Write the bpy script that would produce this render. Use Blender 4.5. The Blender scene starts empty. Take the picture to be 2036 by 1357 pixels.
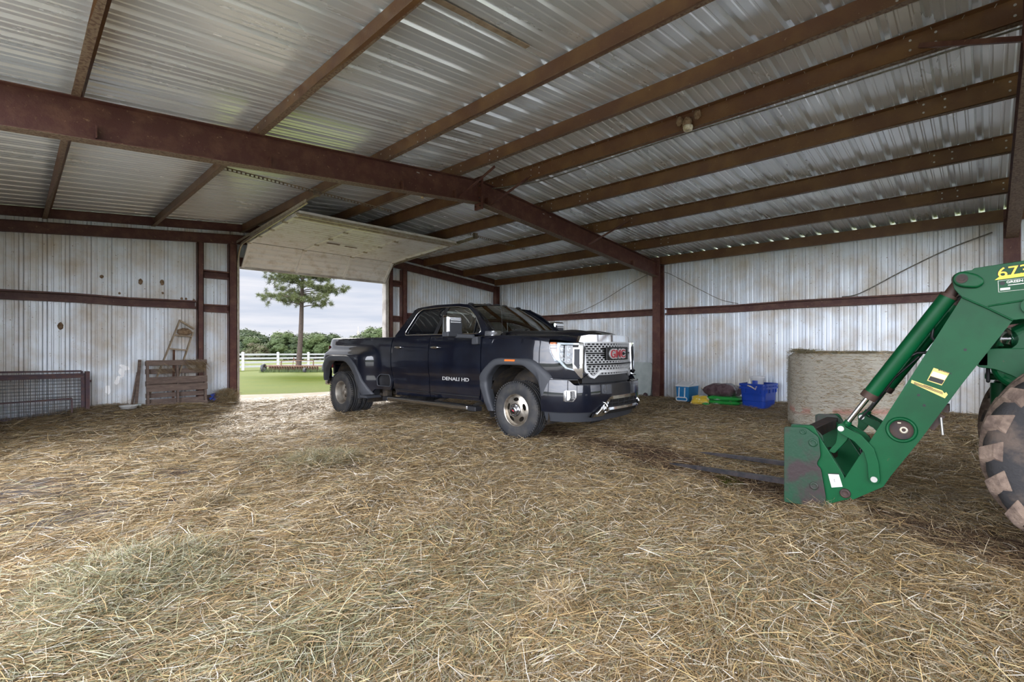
import bpy, bmesh, math, random
import numpy as np
from mathutils import Vector, Matrix, geometry
random.seed(7)
rng = np.random.default_rng(11)
S = bpy.context.scene
COL = S.collection
PI = math.pi
def R(a): return math.radians(a)

# ---------------- camera, sky, exposure ----------------
FPX, W, Hh, HOR = 970.0, 2036.0, 1357.0, 690.0
CAMZ, HEAD = 1.31, R(44.31)
cam = bpy.data.cameras.new('camera'); camo = bpy.data.objects.new('camera', cam); COL.objects.link(camo)
cam.sensor_fit = 'HORIZONTAL'; cam.sensor_width = 36.0; cam.lens = 36.0*FPX/W
cam.shift_y = (HOR - Hh/2)/W
cam.clip_start = 0.02; cam.clip_end = 1500
camo.location = (0, 0, CAMZ); camo.rotation_euler = (R(90), 0, HEAD - R(90))
S.camera = camo
S.view_settings.view_transform = 'Standard'; S.view_settings.look = 'None'
S.view_settings.gamma = 1.0; S.view_settings.use_curve_mapping = False
S.view_settings.exposure = 0.5
SKY_BASE, SKY_GLOW = .80, 10.5
S.cycles.max_bounces = 10; S.cycles.diffuse_bounces = 6; S.cycles.glossy_bounces = 4
S.cycles.use_denoising = True
S.cycles.sample_clamp_indirect = 6.0

wd = bpy.data.worlds.new('sky'); S.world = wd; wd.use_nodes = True
nt = wd.node_tree; nt.nodes.clear()
def wn(t, **k):
    n = nt.nodes.new(t)
    for a, b in k.items(): setattr(n, a, b)
    return n
tc = wn('ShaderNodeTexCoord'); mp = wn('ShaderNodeMapping'); mp.inputs['Scale'].default_value = (1.2, 1.2, 14.0)
nz = wn('ShaderNodeTexNoise'); nz.inputs['Scale'].default_value = 3.2; nz.inputs['Detail'].default_value = 7; nz.inputs['Roughness'].default_value = .55
rp = wn('ShaderNodeValToRGB'); rp.color_ramp.elements[0].position = .36; rp.color_ramp.elements[1].position = .62
rp.color_ramp.elements[0].color = (.60, .65, .76, 1); rp.color_ramp.elements[1].color = (.79, .80, .86, 1)
bg = wn('ShaderNodeBackground'); wo = wn('ShaderNodeOutputWorld')
# thin overcast: an added glow, unseen low on the open left side, brightens the interior
GLOW = Vector((-.82, -.50, .27)).normalized()
vm = wn('ShaderNodeVectorMath', operation='DOT_PRODUCT'); vm.inputs[1].default_value = GLOW
nrm_ = wn('ShaderNodeVectorMath', operation='NORMALIZE')
mr = wn('ShaderNodeMapRange'); mr.inputs['From Min'].default_value = -.25; mr.inputs['From Max'].default_value = 1.0; mr.inputs['To Min'].default_value = 0; mr.inputs['To Max'].default_value = 1
pw = wn('ShaderNodeMath', operation='POWER'); pw.inputs[1].default_value = 1.6
ml = wn('ShaderNodeMath', operation='MULTIPLY_ADD'); ml.inputs[1].default_value = SKY_GLOW; ml.inputs[2].default_value = SKY_BASE
nt.links.new(tc.outputs['Generated'], nrm_.inputs[0]); nt.links.new(nrm_.outputs[0], vm.inputs[0]); nt.links.new(vm.outputs['Value'], mr.inputs['Value'])
nt.links.new(mr.outputs['Result'], pw.inputs[0]); nt.links.new(pw.outputs[0], ml.inputs[0]); nt.links.new(ml.outputs[0], bg.inputs['Strength'])
nt.links.new(tc.outputs['Generated'], mp.inputs['Vector']); nt.links.new(mp.outputs['Vector'], nz.inputs['Vector'])
nt.links.new(nz.outputs['Fac'], rp.inputs['Fac']); nt.links.new(rp.outputs['Color'], bg.inputs['Color'])
nt.links.new(bg.outputs['Background'], wo.inputs['Surface'])

sun = bpy.data.lights.new('sun', 'SUN'); sun.energy = 6.5; sun.angle = R(14); sun.color = (1, .96, .90)
suno = bpy.data.objects.new('sun', sun); COL.objects.link(suno); suno.location = (20, 40, 30)
suno.rotation_euler = Vector((.30, .80, .50)).to_track_quat('Z', 'Y').to_euler()      # veiled sun beyond the door
# ---------------- materials ----------------
def mat(name, col, rough=.5, metal=0.0, col2=None, scale=6.0, lo=.42, hi=.62, bump=0.0, bscale=40.0, coat=0.0, spec=None,
        trans=0.0, ior=1.45, stretch=(1, 1, 1), detail=6, emit=None, attr=None, col3=None, scale3=30.0, lo3=.6, hi3=.66, rvar=0.0, alpha=1.0):
    m = bpy.data.materials.new(name); m.use_nodes = True
    t = m.node_tree; N = t.nodes; L = t.links; b = N['Principled BSDF']
    b.inputs['Base Color'].default_value = (*col, 1); b.inputs['Roughness'].default_value = rough
    b.inputs['Metallic'].default_value = metal; b.inputs['Coat Weight'].default_value = coat
    b.inputs['Coat Roughness'].default_value = .03
    b.inputs['Transmission Weight'].default_value = trans; b.inputs['IOR'].default_value = ior
    if spec is not None: b.inputs['Specular IOR Level'].default_value = spec
    if alpha < 1: b.inputs['Alpha'].default_value = alpha
    tcn = N.new('ShaderNodeTexCoord'); mpn = N.new('ShaderNodeMapping'); mpn.inputs['Scale'].default_value = stretch
    L.new(tcn.outputs['Object'], mpn.inputs['Vector'])
    cur = None
    if attr:
        an = N.new('ShaderNodeVertexColor'); an.layer_name = attr; cur = an.outputs['Color']
    def noise(sc, d=detail):
        n = N.new('ShaderNodeTexNoise'); n.inputs['Scale'].default_value = sc; n.inputs['Detail'].default_value = d
        n.inputs['Roughness'].default_value = .6; L.new(mpn.outputs['Vector'], n.inputs['Vector']); return n
    def layer(cur, c, sc, a, z):
        n = noise(sc); r = N.new('ShaderNodeMapRange'); r.inputs['From Min'].default_value = a; r.inputs['From Max'].default_value = z
        L.new(n.outputs['Fac'], r.inputs['Value'])
        x = N.new('ShaderNodeMix'); x.data_type = 'RGBA'
        x.inputs['B'].default_value = (*c, 1)
        if cur is None: x.inputs['A'].default_value = (*col, 1)
        else: L.new(cur, x.inputs['A'])
        L.new(r.outputs['Result'], x.inputs['Factor']); return x.outputs['Result'], r.outputs['Result']
    if col2 is not None:
        cur, f = layer(cur, col2, scale, lo, hi)
        if rvar:
            q = N.new('ShaderNodeMapRange'); q.inputs['To Min'].default_value = rough; q.inputs['To Max'].default_value = min(1, rough + rvar)
            L.new(f, q.inputs['Value']); L.new(q.outputs['Result'], b.inputs['Roughness'])
    if col3 is not None: cur, f = layer(cur, col3, scale3, lo3, hi3)
    if cur is not None: L.new(cur, b.inputs['Base Color'])
    if bump:
        n = noise(bscale, 4); bn = N.new('ShaderNodeBump'); bn.inputs['Strength'].default_value = bump; bn.inputs['Distance'].default_value = .01
        L.new(n.outputs['Fac'], bn.inputs['Height']); L.new(bn.outputs['Normal'], b.inputs['Normal'])
    if emit:
        b.inputs['Emission Color'].default_value = (*emit[0], 1); b.inputs['Emission Strength'].default_value = emit[1]
    return m
M = {}
M['oxide'] = mat('oxide_paint', (.085, .030, .024), .5, 0, (.15, .070, .045), 5, .45, .7, .25, 60, col3=(.26, .16, .09), scale3=22, lo3=.63, hi3=.72)
M['purlin'] = mat('purlin_paint', (.115, .050, .022), .42, 0, (.17, .088, .032), 2.5, .4, .65, .2, 60, col3=(.30, .20, .11), scale3=30, lo3=.66, hi3=.74, spec=.6)
M['flange'] = mat('mottled_flange', (.20, .145, .095), .6, 0, (.10, .055, .035), 40, .45, .6, .3, 60)
M['roof'] = mat('roof_sheet', (.88, .93, .95), .20, .50, (.78, .82, .84), 1.2, .35, .7, 0, 30, stretch=(.25, 1, 1), col3=(.55, .45, .34), scale3=7, lo3=.74, hi3=.90, rvar=.12)
M['wall'] = mat('wall_sheet', (.72, .77, .82), .38, .3, (.58, .51, .41), 1.6, .42, .74, .08, 45, col3=(.20, .14, .09), scale3=26, lo3=.66, hi3=.70, rvar=.2)
M['white_door'] = mat('door_white', (.84, .83, .80), .35, .2, (.60, .54, .45), 5, .5, .75)
M['door_groove'] = mat('door_groove_dark', (.15, .12, .10), .8, 0, (.10, .075, .06), 9)
M['galv'] = mat('galvanised', (.52, .48, .38), .38, .6, (.36, .28, .18), 12, .4, .7)
M['perf'] = mat('dirty_angle_iron', (.16, .13, .10), .6, .4, (.28, .22, .15), 14)
M['jamb'] = mat('jamb_trim', (.50, .47, .43), .5, 0, (.32, .28, .25), 4)
M['bolt'] = mat('zinc_bolt', (.46, .45, .42), .4, .7)
M['nest'] = mat('mud_nest', (.30, .21, .13), .95, 0, (.18, .11, .06), 30, bump=1.0, bscale=90)
M['porcelain'] = mat('porcelain', (.72, .68, .55), .3, 0, (.45, .38, .22), 18)
M['bulb'] = mat('bulb_glass', (.85, .72, .45), .1, 0, trans=.6, ior=1.3)
M['wire'] = mat('grey_conduit', (.20, .19, .16), .5, .3, (.11, .10, .08), 20)
M['straw'] = mat('straw', (.5, .4, .25), .55, 0, attr='Col', spec=.35)
M['soil'] = mat('straw_litter', (.10, .062, .030), .95, 0, (.050, .028, .014), 9, .4, .65, 1.0, 70, attr='Col', col3=None)
M['grass'] = mat('lawn', (.046, .066, .003), .9, 0, (.070, .078, .004), .6, .3, .75, .8, 60, spec=.1, col3=(.032, .050, .003), scale3=14, lo3=.5, hi3=.7)
M['gravel'] = mat('pale_bounce_gravel', (.50, .50, .45), .95, 0, (.40, .39, .34), 3, bump=.6)  # for the unseen ground added to bounce light
M['dirt'] = mat('dirt_apron', (.20, .165, .12), .95, 0, (.15, .12, .08), 3, bump=.6)
M['fence'] = mat('fence_white', (.40, .40, .39), .5)
M['bark'] = mat('pine_bark', (.055, .038, .028), .95, 0, (.025, .018, .015), 14, bump=1.0, bscale=20)
M['needles'] = mat('pine_needles', (.040, .050, .012), .7, 0, (.070, .080, .022), 3)
M['leaf_a'] = mat('leaves_mid', (.026, .042, .008), .8, 0, (.040, .056, .012), .8)
M['leaf_b'] = mat('leaves_dark', (.014, .026, .007), .8, 0, (.030, .042, .010), .8)
M['leaf_c'] = mat('leaves_olive', (.050, .042, .018), .8, 0, (.036, .046, .012), .8)
M['rust'] = mat('rust', (.075, .036, .024), .85, 0, (.12, .06, .035), 15, bump=.5)
M['wood'] = mat('old_wood', (.20, .145, .115), .85, 0, (.12, .085, .07), 5, .4, .65, .6, 30, stretch=(1, 6, 6), col3=(.34, .27, .22), scale3=4, lo3=.6, hi3=.75)
M['lightwood'] = mat('pale_wood', (.34, .27, .19), .8, 0, (.24, .18, .12), 8)
M['panelsteel'] = mat('dark_brown_steel', (.075, .045, .055), .55, .2, (.12, .06, .05), 9)
M['mesh'] = mat('mesh_wire', (.075, .085, .10), .5, .5, (.12, .09, .07), 15)
M['paint'] = mat('black_blue_paint', (.003, .004, .009), .30, 0, coat=1.0, col2=(.005, .007, .014), scale=4, spec=.2)
M['flare'] = mat('grey_plastic', (.040, .043, .050), .55, 0)
M['blackpl'] = mat('black_plastic', (.012, .012, .014), .5)
M['under'] = mat('undercarriage', (.025, .022, .02), .8, .1, (.06, .045, .03), 9)
def thin_glass(name, tint, refl=1.0):
    m = bpy.data.materials.new(name); m.use_nodes = True; t = m.node_tree; t.nodes.clear(); L = t.links
    o = t.nodes.new('ShaderNodeOutputMaterial'); mx = t.nodes.new('ShaderNodeMixShader'); tr = t.nodes.new('ShaderNodeBsdfTransparent'); g = t.nodes.new('ShaderNodeBsdfGlossy'); fr_ = t.nodes.new('ShaderNodeFresnel'); mu = t.nodes.new('ShaderNodeMath'); mu.operation = 'MULTIPLY'; mu.inputs[1].default_value = refl; mu.use_clamp = True
    tr.inputs['Color'].default_value = (*tint, 1); g.inputs['Roughness'].default_value = .02; fr_.inputs['IOR'].default_value = 1.5
    L.new(fr_.outputs[0], mu.inputs[0]); L.new(mu.outputs[0], mx.inputs['Fac']); L.new(tr.outputs[0], mx.inputs[1]); L.new(g.outputs[0], mx.inputs[2]); L.new(mx.outputs[0], o.inputs['Surface']); return m
M['glass'] = thin_glass('tinted_glass', (.55, .68, .62), 5.0)
M['priv'] = mat('privacy_glass', (.004, .005, .007), .03, 0, spec=.8)
M['chrome'] = mat('chrome', (.72, .73, .74), .09, 1.0)
M['badge'] = mat('silver_letter', (.62, .62, .62), .35, .5)
M['dkchrome'] = mat('satin_chrome', (.42, .42, .43), .22, 1.0)
M['tire'] = mat('tyre_rubber', (.022, .023, .026), .72, 0, (.045, .042, .038), 7, bump=.2, bscale=80)
M['rim'] = mat('alloy_rim', (.50, .46, .40), .28, .9, (.30, .26, .21), 10)
M['rim2'] = mat('dusty_steel_rim', (.30, .28, .24), .5, .6, (.18, .15, .12), 8)
M['amber'] = mat('amber_lens', (.70, .17, .03), .2, coat=.5)
M['redlens'] = mat('red_lens', (.42, .02, .02), .15, coat=.6)
M['lens'] = thin_glass('clear_lens', (.90, .95, .97), 1.5)
M['reflector'] = mat('reflector', (.85, .86, .88), .12, 1.0)
M['white'] = mat('white_plastic', (.72, .73, .74), .4)
M['redletter'] = mat('red_letter', (.36, .03, .04), .3)
M['seat'] = mat('cab_upholstery', (.03, .028, .027), .8)
M['green'] = mat('tractor_green', (.001, .068, .021), .40, 0, (.001, .055, .017), 5, spec=.25, col3=(.09, .05, .03), scale3=16, lo3=.70, hi3=.76)
M['greendirty'] = mat('scraped_green', (.003, .040, .016), .5, 0, (.028, .016, .016), 3.2, .46, .60, bump=.15)
M['rustblack'] = mat('rusty_black', (.030, .020, .018), .6, .2, (.065, .035, .025), 8)
M['fork'] = mat('fork_steel', (.030, .030, .034), .35, .6, (.06, .05, .05), 12)
M['hydrod'] = mat('hydraulic_rod', (.78, .79, .82), .12, 1.0)
M['hose'] = mat('black_hose', (.012, .012, .013), .45)
M['yellow'] = mat('yellow_decal', (.80, .62, .04), .4)
M['ylabel'] = mat('label_yellow', (.75, .55, .16), .5)
M['paper'] = mat('label_white', (.70, .68, .62), .6)
M['black'] = mat('black_ink', (.006, .006, .006), .5)
M['mud'] = mat('dried_mud', (.20, .145, .11), .95, 0, (.10, .07, .055), 12, bump=1.0, bscale=40)
M['tyremud'] = mat('muddy_rubber', (.022, .021, .022), .75, 0, (.085, .062, .048), 5, .52, .68, bump=.6, bscale=40)
M['bale'] = mat('net_wrapped_hay', (.42, .37, .27), .9, 0, (.38, .32, .23), 16, .5, .75, 1.0, 90, stretch=(1, 1, 5), attr='Col')
M['blue'] = mat('blue_tub', (.010, .052, .36), .35, 0, (.012, .045, .28), 4)
M['coolblue'] = mat('cooler_blue', (.02, .20, .46), .35, 0, (.05, .24, .46), 5)
M['bagyellow'] = mat('yellow_bag', (.72, .50, .05), .35, 0, (.72, .66, .50), 7, .5, .55, bump=.5, bscale=18)
M['baggreen'] = mat('green_bag', (.03, .32, .06), .3, 0, (.60, .70, .62), 5, .55, .6, bump=.6, bscale=18)
M['bagbrown'] = mat('brown_bag', (.085, .05, .06), .22, 0, (.16, .11, .12), 7, bump=.9, bscale=16, coat=.4)
M['whitebag'] = mat('white_bag', (.6, .6, .58), .35, bump=.6, bscale=18)
M['frp'] = mat('pale_board', (.50, .56, .54), .35, 0, (.40, .46, .45), 3)
M['rope'] = mat('rope', (.62, .55, .52), .9, 0, (.4, .35, .32), 60)
M['bluetarp'] = mat('blue_tarp', (.02, .06, .36), .5)

# ---------------- mesh helpers ----------------
def tag(o, label=None, cat=None, group=None, kind=None):
    if label: o['label'] = label
    if cat: o['category'] = cat
    if group: o['group'] = group
    if kind: o['kind'] = kind
    return o
def empty(name, loc=(0, 0, 0), rz=0, label=None, cat=None, group=None):
    o = bpy.data.objects.new(name, None); COL.objects.link(o); o.empty_display_size = .1
    o.location = loc; o.rotation_euler = (0, 0, rz); return tag(o, label, cat, group)
class MB:
    def __init__(s): s.v = []; s.f = []; s.sm = []
    def add(s, vs, fs, smooth=False):
        b = len(s.v); s.v += [tuple(v) for v in vs]; s.f += [tuple(b+i for i in f) for f in fs]; s.sm += [smooth]*len(fs); return s
    def box(s, c, d, rot=None):
        hx, hy, hz = d[0]/2, d[1]/2, d[2]/2
        vs = [Vector((x, y, z)) for x in (-hx, hx) for y in (-hy, hy) for z in (-hz, hz)]
        if rot is not None: vs = [rot @ v for v in vs]
        c = Vector(c)
        return s.add([c+v for v in vs], [(0, 1, 3, 2), (4, 6, 7, 5), (0, 4, 5, 1), (2, 3, 7, 6), (0, 2, 6, 4), (1, 5, 7, 3)])
    def bb(s, x0, x1, y0, y1, z0, z1): return s.box(((x0+x1)/2, (y0+y1)/2, (z0+z1)/2), (abs(x1-x0), abs(y1-y0), abs(z1-z0)))
    def frame(s, p0, p1, up=(0, 0, 1)):
        p0 = Vector(p0); p1 = Vector(p1); d = (p1-p0); l = d.length; d = d/l; up = Vector(up)
        if abs(d.dot(up)) > .98: up = Vector((1, 0, 0))
        side = d.cross(up).normalized(); u = side.cross(d).normalized(); return p0, d, l, side, u
    def sweep(s, p0, p1, prof, up=(0, 0, 1), caps=True):
        """closed profile [(side,up)] swept from p0 to p1"""
        p0, d, l, a, u = s.frame(p0, p1, up); n = len(prof)
        vs = [p0 + a*x + u*y for x, y in prof] + [p0 + d*l + a*x + u*y for x, y in prof]
        fs = [(i, (i+1) % n, n+(i+1) % n, n+i) for i in range(n)]
        if caps: fs += [tuple(range(n))[::-1], tuple(range(n, 2*n))]
        return s.add(vs, fs)
    def bar(s, p0, p1, w, h, up=(0, 0, 1)):
        return s.sweep(p0, p1, [(-w/2, -h/2), (w/2, -h/2), (w/2, h/2), (-w/2, h/2)], up)
    def cyl(s, p0, p1, r0, r1=None, n=16, cap=True):
        r1 = r0 if r1 is None else r1
        p0, d, l, a, u = s.frame(p0, p1)
        vs = []
        for k, r in ((0, r0), (l, r1)):
            for i in range(n): t = 2*PI*i/n; vs.append(p0 + d*k + a*(r*math.cos(t)) + u*(r*math.sin(t)))
        s.add(vs, [(i, (i+1) % n, n+(i+1) % n, n+i) for i in range(n)], True)
        if cap: s.add(vs[:n], [tuple(range(n))[::-1]]); s.add(vs[n:], [tuple(range(n))])
        return s
    def tube(s, pts, r, n=8, closed=False):
        pts = [Vector(p) for p in pts]; m = len(pts); vs = []
        prev = None
        for i, p in enumerate(pts):
            if closed: d = pts[(i+1) % m]-pts[i-1]
            else: d = pts[min(i+1, m-1)]-pts[max(i-1, 0)]
            d.normalize()
            if prev is None:
                up = Vector((0, 0, 1)) if abs(d.z) < .9 else Vector((1, 0, 0)); a = d.cross(up).normalized()
            else: a = (prev - d*prev.dot(d)).normalized()
            prev = a; u = a.cross(d)
            rr = r[i] if isinstance(r, (list, tuple)) else r
            vs += [p + a*(rr*math.cos(2*PI*k/n)) + u*(rr*math.sin(2*PI*k/n)) for k in range(n)]
        fs = [(i*n+k, i*n+(k+1) % n, ((i+1) % m)*n+(k+1) % n, ((i+1) % m)*n+k) for i in range(m if closed else m-1) for k in range(n)]
        s.add(vs, fs, True)
        if not closed: s.add(vs[:n], [tuple(range(n))]); s.add(vs[-n:], [tuple(range(n))[::-1]])
        return s
    def lathe(s, prof, c, axis='y', n=48, smooth=True, closed=False):
        """prof [(r, h)] about axis through c"""
        c = Vector(c); vs = []
        for r, h in prof:
            for i in range(n):
                t = 2*PI*i/n; x, y = r*math.cos(t), r*math.sin(t)
                vs.append(c + (Vector((x, h, y)) if axis == 'y' else Vector((h, x, y)) if axis == 'x' else Vector((x, y, h))))
        m = len(prof); mm = m if closed else m-1
        return s.add(vs, [(j*n+i, j*n+(i+1) % n, ((j+1) % m)*n+(i+1) % n, ((j+1) % m)*n+i) for j in range(mm) for i in range(n)], smooth)
    def prism(s, poly, fn, t0, t1):
        """poly 2d extruded, fn(u,v,t)->3d"""
        n = len(poly); vs = [fn(u, v, t0) for u, v in poly] + [fn(u, v, t1) for u, v in poly]
        return s.add(vs, [tuple(range(n)), tuple(range(n, 2*n))[::-1]] + [(i, n+i, n+(i+1) % n, (i+1) % n) for i in range(n)])
    def patch(s, fn, nu, nv, smooth=True):
        vs = [fn(i/nu, j/nv) for i in range(nu+1) for j in range(nv+1)]
        return s.add(vs, [(i*(nv+1)+j, (i+1)*(nv+1)+j, (i+1)*(nv+1)+j+1, i*(nv+1)+j+1) for i in range(nu) for j in range(nv)], smooth)
    def sphere(s, c, r, n=16, m=10, sc=(1, 1, 1)):
        return s.patch(lambda u, v: (c[0]+r*sc[0]*math.sin(PI*v)*math.cos(2*PI*u), c[1]+r*sc[1]*math.sin(PI*v)*math.sin(2*PI*u), c[2]+r*sc[2]*math.cos(PI*v)), n, m)
    def build(s, name, m, parent=None, bevel=0.0, seg=2, **tags):
        me = bpy.data.meshes.new(name); me.from_pydata([tuple(v) for v in s.v], [], s.f)
        me.materials.append(m if not isinstance(m, str) else M[m])
        me.polygons.foreach_set('use_smooth', s.sm); me.update()
        bm = bmesh.new(); bm.from_mesh(me); bmesh.ops.recalc_face_normals(bm, faces=bm.faces); bm.to_mesh(me); bm.free()
        o = bpy.data.objects.new(name, me); COL.objects.link(o)
        if parent is not None: o.parent = parent
        if bevel:
            b = o.modifiers.new('bevel', 'BEVEL'); b.width = bevel; b.segments = seg; b.limit_method = 'ANGLE'; b.angle_limit = R(40)
        return tag(o, **tags)
def inpoly(p, poly):
    x, y = p; c = False; n = len(poly); j = n-1
    for i in range(n):
        xi, yi = poly[i]; xj, yj = poly[j]
        if (yi > y) != (yj > y) and x < (xj-xi)*(y-yi)/(yj-yi)+xi: c = not c
        j = i
    return c
def resample(poly, step, closed=True):
    out = []; n = len(poly)
    for i in range(n if closed else n-1):
        a = poly[i]; b = poly[(i+1) % n]; k = max(1, int(math.hypot(b[0]-a[0], b[1]-a[1])/step))
        for j in range(k): out.append((a[0]+(b[0]-a[0])*j/k, a[1]+(b[1]-a[1])*j/k))
    if not closed: out.append(tuple(poly[-1]))
    return out
def rnd(poly, r=.05, k=4, closed=True):
    """round the corners of a 2d polygon"""
    out = []; n = len(poly)
    for i in range(n):
        p = Vector(poly[i])
        if not closed and i in (0, n-1): out.append(tuple(p)); continue
        a = Vector(poly[i-1])-p; b = Vector(poly[(i+1) % n])-p
        ra = min(r, a.length*.45); rb = min(r, b.length*.45); pa = p+a.normalized()*ra; pb = p+b.normalized()*rb
        for j in range(k+1):
            t = j/k; out.append(tuple(pa*(1-t)**2+p*2*t*(1-t)+pb*t*t))
    return out
def panel(outline, fn, holes=(), step=.06, depth=None, mb=None):
    """curved sheet cut to a 2d outline; fn(u,v)->3d; depth=(dx,dy,dz) gives the edges a return"""
    mb = mb or MB(); rings = [resample(outline, step)]+[resample(h, step) for h in holes]
    pts = []; edges = []
    for rg in rings:
        b = len(pts); pts += [Vector(p) for p in rg]; edges += [(b+i, b+(i+1) % len(rg)) for i in range(len(rg))]
    us = [p[0] for p in outline]; vs_ = [p[1] for p in outline]
    x = min(us)+step/2; nb = len(pts); bd = np.array([tuple(p) for p in pts])
    while x < max(us):
        y = min(vs_)+step/2
        while y < max(vs_):
            if inpoly((x, y), rings[0]) and not any(inpoly((x, y), h) for h in rings[1:]):
                if np.min(np.hypot(bd[:, 0]-x, bd[:, 1]-y)) > step*.45: pts.append(Vector((x, y)))
            y += step
        x += step
    r = geometry.delaunay_2d_cdt(pts, edges, [], 0, 1e-6)
    vv, ff = r[0], r[2]; fs = []
    for f in ff:
        cx = sum(vv[i][0] for i in f)/len(f); cy = sum(vv[i][1] for i in f)/len(f)
        if inpoly((cx, cy), rings[0]) and not any(inpoly((cx, cy), h) for h in rings[1:]): fs.append(tuple(f))
    mb.add([fn(p[0], p[1]) for p in vv], fs, True)
    if depth is not None:
        dv = Vector(depth)
        for rg in rings:
            n = len(rg); a = [Vector(fn(*p)) for p in rg]
            mb.add(a+[q+dv for q in a], [(i, (i+1) % n, n+(i+1) % n, n+i) for i in range(n)])
    return mb
def mirror(o, name=None):
    """the same part on the other side of its thing (y -> -y)"""
    me = o.data.copy(); me.transform(Matrix.Diagonal((1, -1, 1, 1))); me.flip_normals()
    c = o.copy(); c.data = me; COL.objects.link(c); c.parent = o.parent; return c
def copy_tree(o, parent=None):
    c = o.copy(); COL.objects.link(c); c.parent = parent
    for ch in [x for x in ALL() if x.parent == o]: copy_tree(ch, c)
    return c
def ALL(): return list(COL.objects)
def text_mesh(s, size, ext=.002, name='lettering', m='white', parent=None, mtx=None, bold=0.0, xs=1.0, align='LEFT'):
    cu = bpy.data.curves.new('t', 'FONT'); cu.body = s; cu.size = size; cu.extrude = ext; cu.offset = bold; cu.align_x = align; cu.resolution_u = 3
    o = bpy.data.objects.new('t', cu); COL.objects.link(o); bpy.context.view_layer.update()
    me = bpy.data.meshes.new_from_object(o.evaluated_get(bpy.context.evaluated_depsgraph_get()))
    bpy.data.objects.remove(o)
    me.transform(Matrix.Diagonal((xs, 1, 1, 1)))
    if mtx is not None: me.transform(mtx)
    me.materials.clear(); me.materials.append(M[m]); me.name = name
    o = bpy.data.objects.new(name, me); COL.objects.link(o); o.parent = parent; return o
def basis(origin, xdir, ydir):
    x = Vector(xdir).normalized(); y = Vector(ydir).normalized(); z = x.cross(y).normalized(); y = z.cross(x)
    return Matrix(((x.x, y.x, z.x, origin[0]), (x.y, y.y, z.y, origin[1]), (x.z, y.z, z.z, origin[2]), (0, 0, 0, 1)))
def sstep(a, b, x):
    t = max(0., min(1., (x-a)/(b-a))); return t*t*(3-2*t)
# ---------------- the building ----------------
RX, RZ = 5.41, 4.06                       # ridge: x, height of the rafter tops
XS, YE, XW, YF = 11.75, 12.2, -1.0, -6.3  # side wall, end wall, open left side, open front
def rz(x): return RZ - (.0893*(RX-x) if x < RX else .1*(x-RX))   # top of the rafters
PH = .20                                  # purlin height
PIT = .303                                # rib spacing
def ribprof(a, b, off=0.0):
    """rib profile: list of (pos, height) from a to b"""
    out = []; k = math.floor((a-off)/PIT)-1
    while True:
        c = off+k*PIT
        for d, h in ((-.040, 0), (-.021, .034), (.021, .034), (.040, 0), (PIT/3-.017, 0), (PIT/3-.008, .007), (PIT/3+.008, .007), (PIT/3+.017, 0),
                     (2*PIT/3-.017, 0), (2*PIT/3-.008, .007), (2*PIT/3+.008, .007), (2*PIT/3+.017, 0)):
            p = c+d
            if a <= p <= b: out.append((p, h))
        k += 1
        if off+k*PIT-.05 > b: break
    return [(a, 0)]+out+[(b, 0)]
# roof: ribs run down the slope, hollow seen from below
pr_ = ribprof(YF-.1, YE+.12, .08)
for nm, x0, x1 in (('ceiling', XW-.25, RX), ('ceiling', RX, XS+.22)):
    mb = MB(); n = len(pr_); vs = []
    for x in (x0, x1):
        for p, h in pr_: vs.append((x, p, rz(x)+PH+.004+h))
    mb.add(vs, [(i, i+1, n+i+1, n+i) for i in range(n-1)])
    mb.build(nm, 'roof', kind='structure')
mb = MB()                                 # ridge cap
mb.sweep((RX, YF-.12, 0), (RX, YE+.14, 0), [(.0, rz(RX)+PH+.05), (.16, rz(RX+.16)+PH+.045), (.16, rz(RX+.16)+PH+.040), (0, rz(RX)+PH+.045), (-.16, rz(RX-.16)+PH+.040), (-.16, rz(RX-.16)+PH+.045)])
mb.build('trim_1', 'roof', kind='structure')
def wallsheet(name, a0, a1, zb, zt, place, off=0.0, holes=None):
    mb = MB(); pf = ribprof(a0, a1, off); n = len(pf); vs = []
    for p, h in pf: vs.append(place(p, h, zb))
    for p, h in pf: vs.append(place(p, h, zt(p)))
    mb.add(vs, [(i, i+1, n+i+1, n+i) for i in range(n-1)])
    return mb.build(name, 'wall', kind='structure')
DX0, DX1, DZ = 3.56, 7.32, 3.12
rooft = lambda x: rz(x)+PH+.002
endp = lambda p, h, z: (p, YE+h, z)
WB = wallsheet('wall_back', XW, DX0-.12, -.05, rooft, endp, .11)
wallsheet('wall_back', DX1+.12, XS, -.05, rooft, endp, .11)
wallsheet('wall_back', DX0-.12, DX1+.12, DZ, rooft, endp, .11)
wallsheet('wall_right', YF, YE, -.05, lambda y: rz(XS)+PH+.003, lambda p, h, z: (XS+h, p, z), .08)
wallsheet('wall_left', 7.9, YE, -.05, lambda y: rz(XW)+PH-.01, lambda p, h, z: (XW-.06-h, p, z), .08)
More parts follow.
